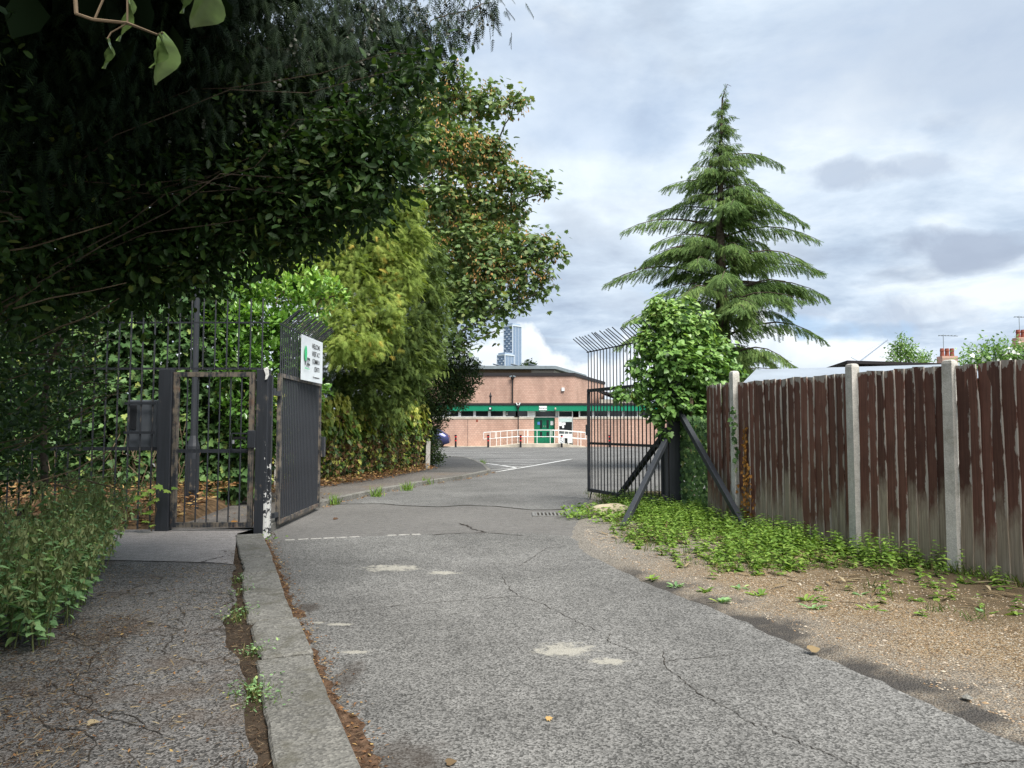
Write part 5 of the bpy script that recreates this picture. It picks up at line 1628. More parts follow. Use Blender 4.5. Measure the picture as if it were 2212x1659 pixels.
# --- golden cypress
GC = empty('golden_cypress', (-5.1, 18.8, 0), 'yellow-green cypress with drooping golden sprays above the ivy hedge', 'tree')
gb = blobs_px([(865, 455, 19.3, .5), (880, 520, 19.3, .55), (800, 530, 18.8, .75), (720, 540, 18.5, .75), (660, 520, 18.4, .6), (850, 600, 18.9, .7), (760, 620, 18.3, .75), (690, 610, 18.0, .6), (820, 680, 18.2, .6),
               (750, 700, 17.6, .55), (795, 745, 17.2, .34), (745, 750, 17.0, .36), (710, 710, 17.2, .36), (840, 700, 18, .32), (640, 590, 18.4, .6)], 1.0)
tree_limbs((-5.1, 18.8, .2), (-5.0, 18.9, 3.4), [b[:3] for b in gb], .16, .02).build('trunk', M['bark'], GC, smooth=True)
C, o_, _ = blob_points(gb, 1750, .65)
o_[:, 1] -= .35
def sprays(C, o_, m, spread, droop, size, mt, parent, tm=T_SPRAY):
    """flat sprays that share one direction and shade within a clump"""
    P, O = clusters(C, o_, m, spread)
    D = np.repeat(hang(o_, droop, .35), m, axis=0) + R.normal(size=O.shape) * .22
    N = np.repeat(UPV * .5 + o_ + R.normal(size=o_.shape) * .3, m, axis=0) + R.normal(size=O.shape) * .15
    q = np.clip(np.repeat(R.random(len(C)), m) * .75 + R.random(len(P)) * .3, 0, 1)
    return scatter('crown', P, D, N, R.uniform(size[0], size[1], len(P)), tm, mt, parent, rnd=q)


sprays(C, o_, 12, .12, .7, (.12, .25), M['golden'], GC, T_SPRAY_WIDE)

# --- greener cypress beside it
GR = empty('green_cypress', (-4.4, 22, 0), 'dark green cypress behind the golden one, beside the sycamore', 'tree')
gb2 = blobs_px([(900, 560, 21.5, .8), (905, 650, 21.3, .8), (880, 730, 21, .8), (920, 760, 21.6, .6), (870, 810, 21, .7), (930, 690, 21.8, .5), (850, 480, 22, .8), (760, 480, 22, 1.0), (640, 450, 21, 1.0), (540, 500, 20, 1.2), (400, 520, 19, 1.3), (780, 830, 20, .7), (840, 850, 20.5, .7), (720, 800, 19.5, .7), (860, 780, 20.5, .7), (800, 760, 20.5, .8)], 1.1)
tree_limbs((-4.6, 22, .2), (-4.3, 22, 4.2), [b[:3] for b in gb2], .18, .02).build('trunk', M['bark'], GR, smooth=True)
C, o_, _ = blob_points(gb2, 3300, .6)
sprays(C, o_, 11, .14, .5, (.12, .25), M['green_cypress'], GR, T_SPRAY_WIDE)

# --- dark shrub at the hedge end
YS = empty('dark_shrub', (-3.3, 26.5, 0), 'dense dark green shrub at the end of the hedge before the hall', 'shrub')
yb = blobs_px([(960, 770, 26, .75), (1005, 815, 26.4, .5), (985, 850, 26.3, .5), (935, 830, 26, .85), (900, 780, 25.6, .8), (935, 900, 26.4, .5), (915, 940, 26.4, .42), (895, 880, 26, .65), (930, 985, 26.6, .35), (910, 960, 26.4, .45), (1020, 790, 26.4, .22)], 1.0)
tree_limbs((-2.95, 26.9, 0), (-3.0, 26.8, 1.8), [b[:3] for b in yb], .13, .015).build('trunk', M['bark_grey'], YS, smooth=True)
yb = [(b[0], b[1], b[2], b[3] * 1.15, b[4] * 1.15, b[5] * 1.15) for b in yb]
C, o_, _ = blob_points(yb, 5600, .6)
P, O = clusters(C, o_, 7, .09)
scatter('crown', P, hang(O, .1, .7), O + R.normal(size=O.shape) * .6, R.uniform(.05, .11, len(P)), T_OVAL, M['yew'], YS)

# --- yellow ivy hedge behind the footway
HE = empty('ivy_hedge', (-4.9, 20, .2), 'hedge of yellow-edged ivy over brown dead stems behind the footway', 'hedge')
hl = [(-5.9, 14.4), (-5.6, 16.3), (-4.95, 18.1), (-4.2, 20.4), (-3.7, 23.0), (-3.15, 25.7)]
hp = np.array(smooth_poly(hl, 8))


def hedge_surface(n, zlo, zhi, bulge=.18, thick=.35):
    q = R.random(n) * (len(hp) - 1.001); i = q.astype(int); w = (q - i)[:, None]
    p = hp[i] * (1 - w) + hp[i + 1] * w
    t = hp[i + 1] - hp[i]; t /= np.linalg.norm(t, axis=1, keepdims=True)
    nr = np.stack([t[:, 1], -t[:, 0]], 1)
    z = zlo + (zhi - zlo) * R.random(n)
    lump = .16 * np.sin(q * 1.7 + z * 2.3) + .10 * np.sin(q * 4.1 - z * 3.7)
    off = lump + bulge * np.sin(np.clip(z / 2.3, 0, 1) * math.pi) - R.random(n) ** 2 * thick
    p = p + nr * off[:, None]
    return np.stack([p[:, 0], p[:, 1], z + .1 + .08 * np.sin(q * 2.9)], 1), np.concatenate([nr, np.zeros((n, 1))], 1)


P, O = hedge_surface(5200, 1.15, 2.25)
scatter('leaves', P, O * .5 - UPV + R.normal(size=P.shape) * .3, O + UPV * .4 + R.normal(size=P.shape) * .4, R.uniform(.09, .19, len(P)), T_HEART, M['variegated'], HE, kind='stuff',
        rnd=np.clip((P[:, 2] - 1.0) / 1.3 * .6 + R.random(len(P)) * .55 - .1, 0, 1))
P, O = hedge_surface(3400, .1, 1.3)
scatter('leaves', P, O * .4 - UPV + R.normal(size=P.shape) * .5, O + UPV * .4 + R.normal(size=P.shape) * .5, R.uniform(.06, .13, len(P)), T_IVY, M['variegated'], HE, kind='stuff', rnd=R.random(len(P)) ** 1.7)
P, O = hedge_surface(5200, .05, 1.75, bulge=.1)
scatter('dead_leaves', P, O * .4 - UPV * .6 + R.normal(size=P.shape) * .8, O + R.normal(size=P.shape) * .7, R.uniform(.05, .12, len(P)), T_IVY, M['dead'], HE, kind='stuff')
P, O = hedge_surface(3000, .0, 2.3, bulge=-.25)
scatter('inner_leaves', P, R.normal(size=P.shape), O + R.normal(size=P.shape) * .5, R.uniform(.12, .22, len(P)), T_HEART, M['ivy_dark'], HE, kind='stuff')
sm_ = MB()
P, O = hedge_surface(150, .0, 1.3)
for p, o in zip(P, O):
    e = p + R.normal(size=3) * np.array([.25, .3, .2]) + o * .12 + UPV * .35
    limb(sm_, (p[0], p[1], max(.1, p[2] - .3)), e, .009, .004, n=4, wob=.25, sides=4)
sm_.build('dead_stems', M['twig'], HE, kind='stuff')

for i, (x, y, h, lab, rot) in enumerate(((-5.28, 16.75, 1.22, 'old concrete fence post against the ivy hedge', 0), (-2.92, 25.6, .95, 'short weathered post at the hedge end by the car park', .02), (-3.35, 24.9, .55, 'low leaning timber stub at the foot of the hedge', .3))):
    o = MB().box((0, 0, h / 2), (.15, .13, h), .4).build('hedge_post', M['concrete_post'] if i < 2 else M['shed_wood'])
    o.location = (x, y, .08); o.rotation_euler = (0, rot, 0)
    tag(o, lab, 'post')

# --- cherry laurel behind the gate
LA = empty('cherry_laurel', (-5.4, 14.2, .3), 'glossy bright green cherry laurel behind the pedestrian gate', 'shrub')
lb_ = blobs_px([(655, 605, 14.3, .38), (700, 625, 14.6, .3), (725, 640, 14.7, .2), (600, 640, 14, .5), (530, 620, 14, .5), (470, 640, 14, .45), (620, 710, 13.9, .45), (560, 710, 13.7, .5), (500, 700, 13.6, .5), (680, 690, 14.4, .32),
                (590, 790, 13.6, .5), (520, 790, 13.4, .5), (640, 780, 13.9, .35), (600, 870, 13.6, .5), (530, 880, 13.4, .5), (560, 950, 13.5, .45), (620, 930, 13.8, .35), (660, 850, 14.3, .4)], .9)
tree_limbs((-5.5, 14.3, .3), (-5.3, 14.3, 1.4), [b[:3] for b in lb_], .07, .012).build('trunk', M['bark'], LA, smooth=True)
C, o_, _ = blob_points(lb_, 1150, .45)
o_ = o_ + np.array([.1, -.35, .25])
P, O = clusters(C, o_, 8, .045)
tw = np.repeat(unit(len(C)) * .3, 8, axis=0)
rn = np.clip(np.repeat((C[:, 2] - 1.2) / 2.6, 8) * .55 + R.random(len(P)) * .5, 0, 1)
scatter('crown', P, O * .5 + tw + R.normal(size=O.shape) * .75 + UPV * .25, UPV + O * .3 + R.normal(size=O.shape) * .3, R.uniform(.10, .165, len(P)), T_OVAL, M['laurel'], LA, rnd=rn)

# --- dark ivy curtain behind the railing
IC = empty('ivy_thicket', (-7, 12.8, .3), 'dark ivy thicket with bare hanging stems behind the railing', 'hedge')
ib = [(x, 13.35 + .3 * math.sin(x * 2), z, .65, .5, .6) for x in np.arange(-11, -5.4, .6) for z in (.8, 1.5, 2.2, 2.9, 3.6, 4.2)]
ib += [(x, 13.7, z, .6, .4, .55) for x in np.arange(-5.6, -4.7, .5) for z in (.7, 1.2)]
C, o_, _ = blob_points(ib, 7500, .5)
o_[:, 1] -= .5
P, O = clusters(C, o_, 4, .1)
scatter('leaves', P, hang(O, .8, .4), O + UPV * .4 + R.normal(size=O.shape) * .4, R.uniform(.08, .17, len(P)), T_IVY, M['ivy_dark'], IC, kind='stuff')
st_ = MB()
for k in range(45):
    x = random.uniform(-8.5, -4.9); y = 12.75 + random.uniform(-.25, .25)
    z1 = random.uniform(.9, 1.7)
    limb(st_, (x, y, .35), (x + random.uniform(-.25, .25), y + random.uniform(-.1, .2), z1), .010, .005, n=5, wob=.35, sides=4)
st_.build('bare_stems', M['twig'], IC, kind='stuff')

# --- trees closing the view behind the thicket
BT = empty('evergreen_tree', (-9.5, 17.5, 0), 'dense dark evergreen tree behind the ivy thicket and railing', 'tree')
bt = [(x, y, z, 1.2, 1.0, 1.1) for x, y in ((-12.5, 17), (-11, 17.5), (-9.5, 17.8), (-8, 18), (-6.8, 18.6)) for z in (1.4, 2.9, 4.4, 5.9)]
tree_limbs((-9.5, 17.8, 0), (-9.5, 17.8, 2.5), [b[:3] for b in bt], .2, .03).build('trunk', M['bark'], BT, smooth=True)
C, o_, _ = blob_points(bt, 3600, .5)
P, O = clusters(C, o_, 4, .16)
scatter('crown', P, hang(O, .3, .6), O + UPV * .4 + R.normal(size=O.shape) * .4, R.uniform(.14, .26, len(P)), T_OVAL, M['ivy_dark'], BT)

# --- ivy bush on the gate post
IV = empty('ivy_bush', (2.9, 13.2, 0), 'bright green ivy bush smothering the gate post by the fence', 'ivy')
vb = blobs_px([(1450, 700, 13.2, .36), (1410, 745, 13.1, .3), (1500, 720, 13.3, .36), (1545, 760, 13.3, .33), (1460, 780, 12.9, .42), (1520, 810, 13.0, .42), (1410, 820, 13.0, .25), (1370, 845, 12.9, .14), (1340, 850, 12.9, .10), (1375, 790, 13.0, .14),
               (1450, 860, 12.8, .3), (1500, 880, 12.9, .3), (1560, 820, 13.2, .2), (1420, 900, 12.75, .16), (1425, 670, 13.3, .22), (1475, 665, 13.4, .2), (1390, 700, 13.2, .14), (1440, 935, 12.7, .08), (1505, 925, 12.8, .13), (1400, 870, 12.8, .1), (1525, 960, 12.75, .1), (1590, 800, 13.3, .1), (1530, 690, 13.3, .12)], .95)
C, o_, _ = blob_points(vb, 1000, .4)
o_[:, 1] -= .3
P, O = clusters(C, o_, 5, .06)
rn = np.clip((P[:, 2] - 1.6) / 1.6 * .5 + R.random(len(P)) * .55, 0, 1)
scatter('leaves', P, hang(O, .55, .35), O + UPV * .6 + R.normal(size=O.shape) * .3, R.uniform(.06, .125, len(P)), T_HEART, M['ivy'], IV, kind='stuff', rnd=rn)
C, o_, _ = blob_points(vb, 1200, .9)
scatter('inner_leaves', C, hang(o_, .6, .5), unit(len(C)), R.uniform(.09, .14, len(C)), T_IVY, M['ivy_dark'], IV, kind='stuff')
sm_ = MB()
limb(sm_, (3.0, 12.9, 0), (2.85, 13.1, 2.4), .035, .02, n=6, wob=.1)
for b in vb: limb(sm_, (2.85, 13.1, random.uniform(1.2, 2.4)), b[:3], .014, .005, n=4, wob=.15, sides=4)
sm_.build('stem', M['bark'], IV)
n = 900
P = np.stack([R.uniform(2.95, 3.3, n), R.uniform(12.55, 12.9, n), R.uniform(.1, 1.7, n)], 1)
P[:, 0] = 2.93 + (P[:, 0] - 2.95) * .8; P[:, 1] = 12.92 - (P[:, 0] - 2.92) * 3.2 + R.normal(size=n) * .06
scatter('low_leaves', P, np.stack([R.normal(size=n) * .4, -R.random(n) * .4, -np.ones(n)], 1), np.array([-.5, -1, .4]) + R.normal(size=(n, 3)) * .4, R.uniform(.05, .10, n), T_IVY, M['ivy_dark'], IV, kind='stuff')
n = 26
P = np.stack([3.28 + R.normal(size=n) * .02, 10.92 + R.normal(size=n) * .02, .9 + R.random(n) * .9], 1)
scatter('post_sprig', P, np.stack([R.normal(size=n) * .5 - .2, R.normal(size=n) * .3, -.6 * np.ones(n)], 1), np.array([-.6, -1, .3]) + R.normal(size=(n, 3)) * .3, R.uniform(.05, .085, n), T_IVY, M['ivy_dark'], IV, kind='stuff')

# --- small trees behind the fence
def small_tree(name, label, cat, rows, base, fork, n, leaf, size, tm, group=None, flowers=0, r=.06):
    t = empty(name, base, label, cat, group)
    bl = blobs_px(rows, 1.0)
    tree_limbs(base, fork, [b[:3] for b in bl], r, .012).build('trunk', M['bark'], t, smooth=True)
    C, o_, _ = blob_points(bl, n, .8)
    P, O = clusters(C, o_, 4, .1)
    scatter('crown', P, hang(O, .1, .7), O + UPV * .5 + R.normal(size=O.shape) * .5, R.uniform(size[0], size[1], len(P)), tm, leaf, t)
    if flowers:
        C, o_, _ = blob_points(bl, flowers, .15)
        o_[:, 1] -= .6
        C[:, 1] -= .15
        scatter('blossom', C, unit(len(C)), o_ + UPV, R.uniform(.05, .09, len(C)), T_HEART, M['flower'], t, kind='stuff')
    return t


p = at(1950, 790, 30)
small_tree('young_tree', 'slender young tree with loose yellow-green crown behind the shed', 'tree', [(1948, 735, 30, .22), (1945, 755, 30, .4), (1965, 760, 30, .3), (1940, 780, 30, .5), (1975, 785, 30, .4), (1995, 770, 30.5, .25), (1998, 785, 30.5, .3)], (p[0], 30, 0), (p[0], 30, 3.0), 520, M['ivy'], (.08, .15), T_OVAL)
p = at(2150, 790, 12)
small_tree('flowering_shrub', 'rounded green shrub with white blossom behind the fence', 'shrub', [(2100, 780, 12, .16), (2125, 768, 12, .16), (2155, 765, 12, .18), (2185, 765, 12, .18), (2210, 768, 12, .18), (2240, 765, 12, .2), (2140, 790, 12, .25), (2190, 795, 12, .25)], (p[0], 12, 0), (p[0], 12, 1.6), 800, M['ivy'], (.04, .08), T_OVAL, flowers=90)
p = at(1145, 795, 120)
small_tree('far_tree', 'far tree top showing over the hall roof', 'tree', [(1142, 788, 120, .7), (1150, 790, 120, .6), (1135, 795, 120, .8)], (p[0], 120, 0), (p[0], 120, 8), 200, M['yew'], (.3, .5), T_OVAL, r=.2)

# ------------------------------------------------------------------ overhanging hedge by the camera
def face_x(y): return -1.05 - .41 * y


# clipped privet hedge that has grown over the path
PV = empty('privet_hedge', (-3.6, 6, 0), 'dark overgrown privet hedge arching over the footpath', 'hedge')
pb = []
for y in np.arange(.2, 9.6, .75):                       # the body of the hedge along the path
    for z in (1.3, 2.0, 2.8, 3.6, 4.4):
        x = face_x(y) - .75 - (0 if z < 2.4 else -.12 * (z - 2.4)) - (.25 if z < 1.6 else 0)
        pb.append((x, y, z, .62, .6, .55))
        pb.append((x - .8, y, z, .6, .6, .6))
over = [(915, 140, 5.0, .10), (960, 122, 5.0, .05), (890, 180, 5.1, .10), (840, 190, 5.2, .18), (860, 310, 5.3, .22), (830, 385, 5.3, .22), (760, 300, 5.4, .33), (725, 430, 5.3, .27), (775, 455, 5.3, .18), (650, 490, 5.4, .24), (640, 400, 5.5, .4), (740, 350, 5.5, .4),
        (560, 500, 5.5, .28), (600, 540, 5.4, .16), (480, 520, 5.6, .3), (400, 540, 5.6, .3), (420, 590, 5.5, .18), (330, 560, 5.6, .35), (300, 610, 5.6, .25), (240, 600, 5.7, .3), (200, 500, 5.5, .45), (350, 440, 5.5, .45),
        (500, 420, 5.6, .45), (100, 420, 5.2, .5), (100, 600, 5.4, .45), (240, 380, 5.3, .5), (420, 330, 5.8, .5), (560, 300, 5.8, .5), (690, 250, 6, .42), (30, 500, 5.0, .5), (780, 370, 5.6, .28), (660, 420, 6, .42), (560, 400, 6.2, .5)]
ob = blobs_px(over, 1.0, 1.3)
mbp = MB()
for y in np.arange(.5, 9, 1.1):
    limb(mbp, (face_x(y) - 1.1, y, 0), (face_x(y) - .9 + random.uniform(-.3, .3), y + random.uniform(-.3, .3), 2.6), .05, .025, n=5, wob=.1)
for b in ob:
    y = b[1] + random.uniform(-.8, .3)
    limb(mbp, (face_x(y) - .9, y, random.uniform(1.8, 3.2)), b[:3], .007, .002, sag=.2, n=8, wob=.05, sides=4)
mbp.build('trunk', M['bark'], PV, smooth=True)
sm_ = MB()
for k in range(60):                                     # cut stems poking out of the face
    y = random.uniform(4.0, 9.3); z = random.uniform(.9, 3.4)
    x = face_x(y) - random.uniform(.1, .6)
    d = np.array([random.uniform(.3, 1), random.uniform(-.5, .3), random.uniform(-.25, .45)]); d /= np.linalg.norm(d)
    limb(sm_, (x, y, z), np.array([x, y, z]) + d * random.uniform(.25, .75), random.uniform(.004, .009), .003, n=3, wob=.08, sides=4)
sm_.build('cut_stems', M['twig'], PV, kind='stuff')
C, o_, ii = blob_points(pb, 13500, .5)
P, O = clusters(C, o_, 4, .07)
keep = P[:, 1] > 2.6
Pn, On = P[keep], O[keep]
scatter('crown', Pn, hang(On, .1, .8), On + UPV * .4 + R.normal(size=On.shape) * .6, R.uniform(.045, .085, len(Pn)), T_OVAL, M['privet'], PV)
Pf, Of = P[~keep], O[~keep]
scatter('crown', Pf, hang(Of, .1, .8), Of + UPV * .4 + R.normal(size=Of.shape) * .6, R.uniform(.14, .22, len(Pf)), T_OVAL, M['privet'], PV)
C, o_, ii = blob_points(ob, 4200, .75)
P, O = clusters(C, o_, 6, .07)
scatter('crown', P, hang(O, .35, .6), O + UPV * .5 + R.normal(size=O.shape) * .5, R.uniform(.05, .10, len(P)), T_OVAL, M['privet'], PV)

# dark cypress hanging above it
DCY = empty('dark_cypress', (-5.2, 5.2, 0), 'dark drooping cypress with strings of small grey cones over the path', 'tree')
cb = [(1060, 5, 6.6, .16), (1010, 25, 6.5, .25), (940, 40, 6.4, .32), (890, 100, 6.2, .32), (830, 60, 6.2, .45), (800, 160, 6, .4), (740, 60, 6, .5), (730, 190, 5.9, .4), (660, 120, 5.8, .5), (620, 230, 5.7, .4), (560, 100, 5.6, .55), (520, 220, 5.5, .45),
      (440, 80, 5.4, .6), (420, 240, 5.4, .45), (320, 120, 5.2, .6), (300, 260, 5.2, .5), (190, 100, 5, .6), (180, 260, 5, .55), (60, 80, 4.8, .65), (60, 260, 4.8, .6), (830, 215, 6.0, .22), (780, 260, 5.9, .3), (680, 300, 5.8, .28),
      (700, 10, 6.5, .7), (500, 0, 6.2, .8), (300, 0, 6, .8), (100, 0, 5.6, .8), (600, 150, 7, .8), (400, 150, 7, .8), (200, 150, 6.6, .8), (60, 330, 6.5, .8), (300, 350, 7, .8), (500, 330, 7.2, .8)]
cbb = blobs_px(cb, 1.1, 1.2)
# the crown goes on above and behind the viewer
upper = [(x, y, z, .95, .95, .8) for y in np.arange(1.3, 7.4, 1.25) for z, xs in ((5.1, 1.3), (6.1, 1.0)) for x in np.arange(face_x(y) - 2.2, face_x(y) + xs - .6, 1.25)]
tree_limbs((-5.4, 5.0, 0), (-5.2, 5.1, 4.6), [b[:3] for b in cbb] + [b[:3] for b in upper[::9]], .09, .004).build('trunk', M['bark'], DCY, smooth=True)
C, o_, _ = blob_points(cbb, 6000, .7)
P, O = clusters(C, o_, 4, .09)
scatter('crown', P, hang(O, 1.5, .35), O + R.normal(size=O.shape) * .5, R.uniform(.10, .20, len(P)), T_SPRAY_FINE, M['dark_cypress'], DCY)
C, o_, _ = blob_points(upper, 5600, .7)
P, O = clusters(C, o_, 2, .2)
scatter('crown', P, hang(O, .6, .6), O + UPV + R.normal(size=O.shape) * .5, R.uniform(.3, .5, len(P)), T_OVAL, M['dark_cypress'], DCY)
Pc = []
for k in range(70):
    b = cbb[random.choice([0, 1, 2, 3, 4, 5, 6, 7, 8, 9, 20, 21, 22, 11])]
    s = np.array(b[:3]) + np.array([random.uniform(-.9, .9) * b[3], -b[4] * random.uniform(.5, 1), random.uniform(-.9, .1) * b[5]])
    for j in range(random.randint(4, 9)):
        Pc.append(s + np.array([random.gauss(0, .012), random.gauss(0, .012), -j * .026]))
scatter('cones', Pc, unit(len(Pc)), unit(len(Pc)), R.uniform(.010, .017, len(Pc)), T_PEBBLE, M['cone'], DCY, kind='stuff')

# spray of large leaves close by, each leaf its own piece
OB = empty('overhanging_twig', (-.95, 1.35, 2.3), 'reddish twig with a few large drooping pale-edged green leaves', 'branch')
M['big_leaf'] = plain('big_leaf', (.12, .185, .055), .3, spec=.7, var=.3, vscale=30)


def big_leaf(tip_uv, base_uv, Y, wid_, roll):
    a, b = at(*base_uv, Y), at(*tip_uv, Y + .03)
    L = np.linalg.norm(b - a); x = (b - a) / L
    nn = np.array([math.cos(roll), -math.sin(roll), .25]); z_ = nn - x * nn.dot(x); z_ /= np.linalg.norm(z_); y_ = np.cross(z_, x)
    mb = MB(); v, f = [], []
    N = 8
    for i in range(N + 1):
        t = i / N
        w = wid_ * math.sin(math.pi * min(1, t ** .8 * .97 + .02))
        for s in (-1, -.5, 0, .5, 1):
            q = a + x * L * t + y_ * w * s + z_ * (abs(s) * w * .75 - .12 * L * t * t + .004 * math.sin(9 * t + 3 * s))
            v.append(q)
    for i in range(N):
        for j in range(4):
            k = i * 5 + j
            f.append((k, k + 1, k + 6, k + 5))
    mb.add(v, f).build('leaf', M['big_leaf'], OB, smooth=True)


big_leaf((345, 185), (350, 68), 1.3, .027, .5)
big_leaf((335, 150), (345, 75), 1.28, .022, -.3)
big_leaf((418, 66), (455, -30), 1.2, .030, .6)
big_leaf((400, 30), (395, -40), 1.25, .016, -.2)
big_leaf((266, 92), (275, -5), 1.35, .018, -.4)
big_leaf((288, 50), (275, -20), 1.35, .008, .5)
big_leaf((232, 150), (232, 82), 1.35, .014, -.2)
MB().tube([at(160, -40, 1.35), at(165, 30, 1.35), at(200, 42, 1.35), at(275, 50, 1.35), at(340, 75, 1.3), at(352, 70, 1.3)], [.004, .004, .003, .003, .002, .0015], 6).build('twig', M['twig'], OB)
MB().tube([at(235, -30, 1.35), at(205, 40, 1.35)], .002, 5).build('twig', M['twig'], OB)
MB().tube([at(395, -60, 1.25), at(396, -38, 1.25)], .002, 5).build('twig', M['twig'], OB)
MB().tube([at(275, 50, 1.35), at(240, 70, 1.35), at(232, 84, 1.35)], .0015, 5).build('twig', M['twig'], OB)
MB().tube([at(275, -20, 1.35), at(275, 50, 1.35)], .0018, 5).build('twig', M['twig'], OB)
MB().tube([at(455, -60, 1.2), at(455, -28, 1.2)], .002, 5).build('twig', M['twig'], OB)

# ------------------------------------------------------------------ nettles beside the path
def nettle_bush(label, spots, hmin, hmax, leaf=(.035, .075), dens=1.25):
    c = np.mean([s[:2] for s in spots], axis=0)
    nb_ = empty('nettle_bush', (c[0], c[1], ph), label, 'nettles', 'nettles beside the footpath')
    st = MB(); LP, LD, LN, LS, TP = [], [], [], [], []
    for (x, y) in spots:
        h = random.uniform(hmin, hmax)
        lean = np.array([random.gauss(.10, .16), random.gauss(-.06, .14), 0])
        f_ = lambda t: np.array([x, y, ph]) + lean * t ** 1.6 * h * 1.6 + UPV * h * t * (1 - .12 * t)
        st.tube([f_(t) for t in np.linspace(0, 1, 6)], [.005, .005, .0045, .004, .003, .002], 4, cap=False)
        a = random.uniform(0, 3.14)
        nl = int(13 * h / .9 * dens)
        for k in range(nl):
            t = .15 + .85 * k / nl
            a += math.pi / 2 + random.uniform(-.3, .3)
            for s in (0, math.pi):
                d = np.array([math.cos(a + s), math.sin(a + s), random.uniform(-.55, .05)])
                LP.append(f_(t) + d * .02); LD.append(d); LN.append(UPV + d * .3 + R.normal(size=3) * .25)
                LS.append(random.uniform(*leaf) * (1.15 - .7 * t ** 3))
                if t > .4 and random.random() < .75:
                    for q in range(4): TP.append(f_(t) + d * .01 * q + R.normal(size=3) * .008)
    st.build('stems', M['weed'] if False else M['tassel'], nb_, kind='stuff')
    scatter('leaves', LP, LD, LN, LS, T_TOOTH, M['nettle'], nb_, kind='stuff')
    n = len(TP)
    scatter('seed_tassels', TP, np.stack([R.normal(size=n) * .35, R.normal(size=n) * .35, -np.ones(n)], 1), unit(n), R.uniform(.025, .06, n), T_LONG, M['tassel'], nb_, kind='stuff')


def spots_in(n, y0, y1, w0, w1):
    o = []
    for _ in range(n):
        y = random.uniform(y0, y1)
        o.append((face_x(y) + random.uniform(w0, w1) - .05, y))
    return o


nettle_bush('tall seeding nettle clump at the hedge foot beside the dark path', spots_in(100, 4.7, 6.0, -.6, .16), .55, .95)
nettle_bush('paler nettle clump at the hedge foot reaching towards the railing', spots_in(80, 6.0, 8.4, -.6, .12), .7, 1.15)
nettle_bush('low dark nettles under the hedge', spots_in(30, 4.0, 4.9, -.8, -.15), .4, .8, (.06, .12))

# sycamore seedling at the pillar foot
def seedling(name, label, cat, x, y, z, h, n, size, tm, m, spread=.14):
    s = empty(name, (x, y, z), label, cat)
    st = MB()
    for k in range(3): st.tube([(x, y, z), (x + random.uniform(-spread, spread) * .5, y - .03, z + h * .5), (x + random.uniform(-spread, spread), y - .08, z + h * random.uniform(.7, 1))], .004, 4)
    st.build('stem', M['twig'], s)
    for k in range(n):
        p = np.array([x + random.gauss(0, spread), y - .05 - random.random() * .12, z + h * random.uniform(.1, 1)])
        d = np.array([random.gauss(0, .8), -.6, random.uniform(-.5, .1)])
        scatter('leaf', [p], [d], [UPV + np.array([0, -.8, 0]) + R.normal(size=3) * .3], [random.uniform(*size)], tm, m, s)
    return s


seedling('sycamore_seedling', 'sycamore seedling with lobed leaves at the foot of the black pillar', 'seedling', -4.85, 10.05, .1, .62, 18, (.09, .15), T_MAPLE, M['weed'], .17)
seedling('bramble_sprig', 'pale yellow-green leafy sprig catching light on the railing', 'sprig', -5.65, 9.6, 2.55, .55, 9, (.14, .22), T_HEART, M['weed'], .16)

# ------------------------------------------------------------------ small growth, litter and stones
def tuft(P0, n, spread, hgt, mat_, name, parent=None, kind='stuff'):
    P = np.asarray(P0)[R.integers(0, len(P0), n)] + np.stack([R.normal(size=n) * spread, R.normal(size=n) * spread, np.zeros(n)], 1)
    D = np.stack([R.normal(size=n) * .45, R.normal(size=n) * .45, np.ones(n)], 1)
    return scatter(name, P, D, unit(n), R.uniform(hgt * .5, hgt * 1.3, n), T_BLADE, mat_, parent, kind=kind)


# bright weeds along the fence
def weed_spots(n):
    out = []
    while len(out) < n:
        s = random.uniform(4.2, 11.9); t = random.uniform(.2, 1.0)
        p = verge_point(s, t)
        y = p[1]
        edge = np.interp(y, [5.4, 6.0, 6.65, 7.46, 8.49, 10.05, 11.7, 13], [3.6, 2.9, 2.4, 1.85, 1.62, 1.25, 1.05, 1.5])
        fx = np.interp(y, [p_[1] for p_ in FENCE], [p_[0] for p_ in FENCE]) if y < 12.5 else 2.9
        if p[0] > fx - .06: continue
        q = (p[0] - edge) / max(.3, fx - edge)
        if q < 0: continue
        nz_ = math.sin(2.7 * p[0] + 1.1 * y) + math.sin(1.9 * y - 3.3 * p[0] + 1)
        dens = min(1, q * 2.5) * (1.0 if y > 7.7 else .13) * (.6 + .25 * nz_)
        if y < 8.6: dens *= .7
        if random.random() < dens: out.append((p[0], p[1], verge_z(p[0], y, t), q))
    return out


W = weed_spots(1750)
LP, LD, LN, LS = [], [], [], []
for (x, y, z, q) in W:
    h = random.uniform(.06, .27) * (1 if y > 7.2 else .55) * (.5 + .7 * min(1, q * 2))
    a = random.uniform(0, 6.28)
    nl = 3 + int(h * 22)
    lean = R.normal(size=2) * .15
    for k in range(nl):
        t = (k + .6) / nl
        for s in (0, math.pi):
            d = np.array([math.cos(a + s), math.sin(a + s), random.uniform(-.35, .15)])
            LP.append((x + lean[0] * t * h, y + lean[1] * t * h, z + h * t)); LD.append(d); LN.append(UPV + R.normal(size=3) * .25)
            LS.append(random.uniform(.035, .085) * (1.1 - .5 * t))
        a += math.pi / 2
scatter('nettle_weeds', LP, LD, LN, LS, T_TOOTH, M['weed'], None, kind='stuff')
tag(bpy.data.objects['nettle_weeds'], 'low bright green nettle weeds growing along the fence foot', 'weeds')
GW = [(x, y, z) for (x, y, z, q) in weed_spots(420)]
tuft(GW, 9000, .06, .09, M['grass'], 'verge_grass')
tag(bpy.data.objects['verge_grass'], 'short rough grass between the weeds and the gravel', 'grass')
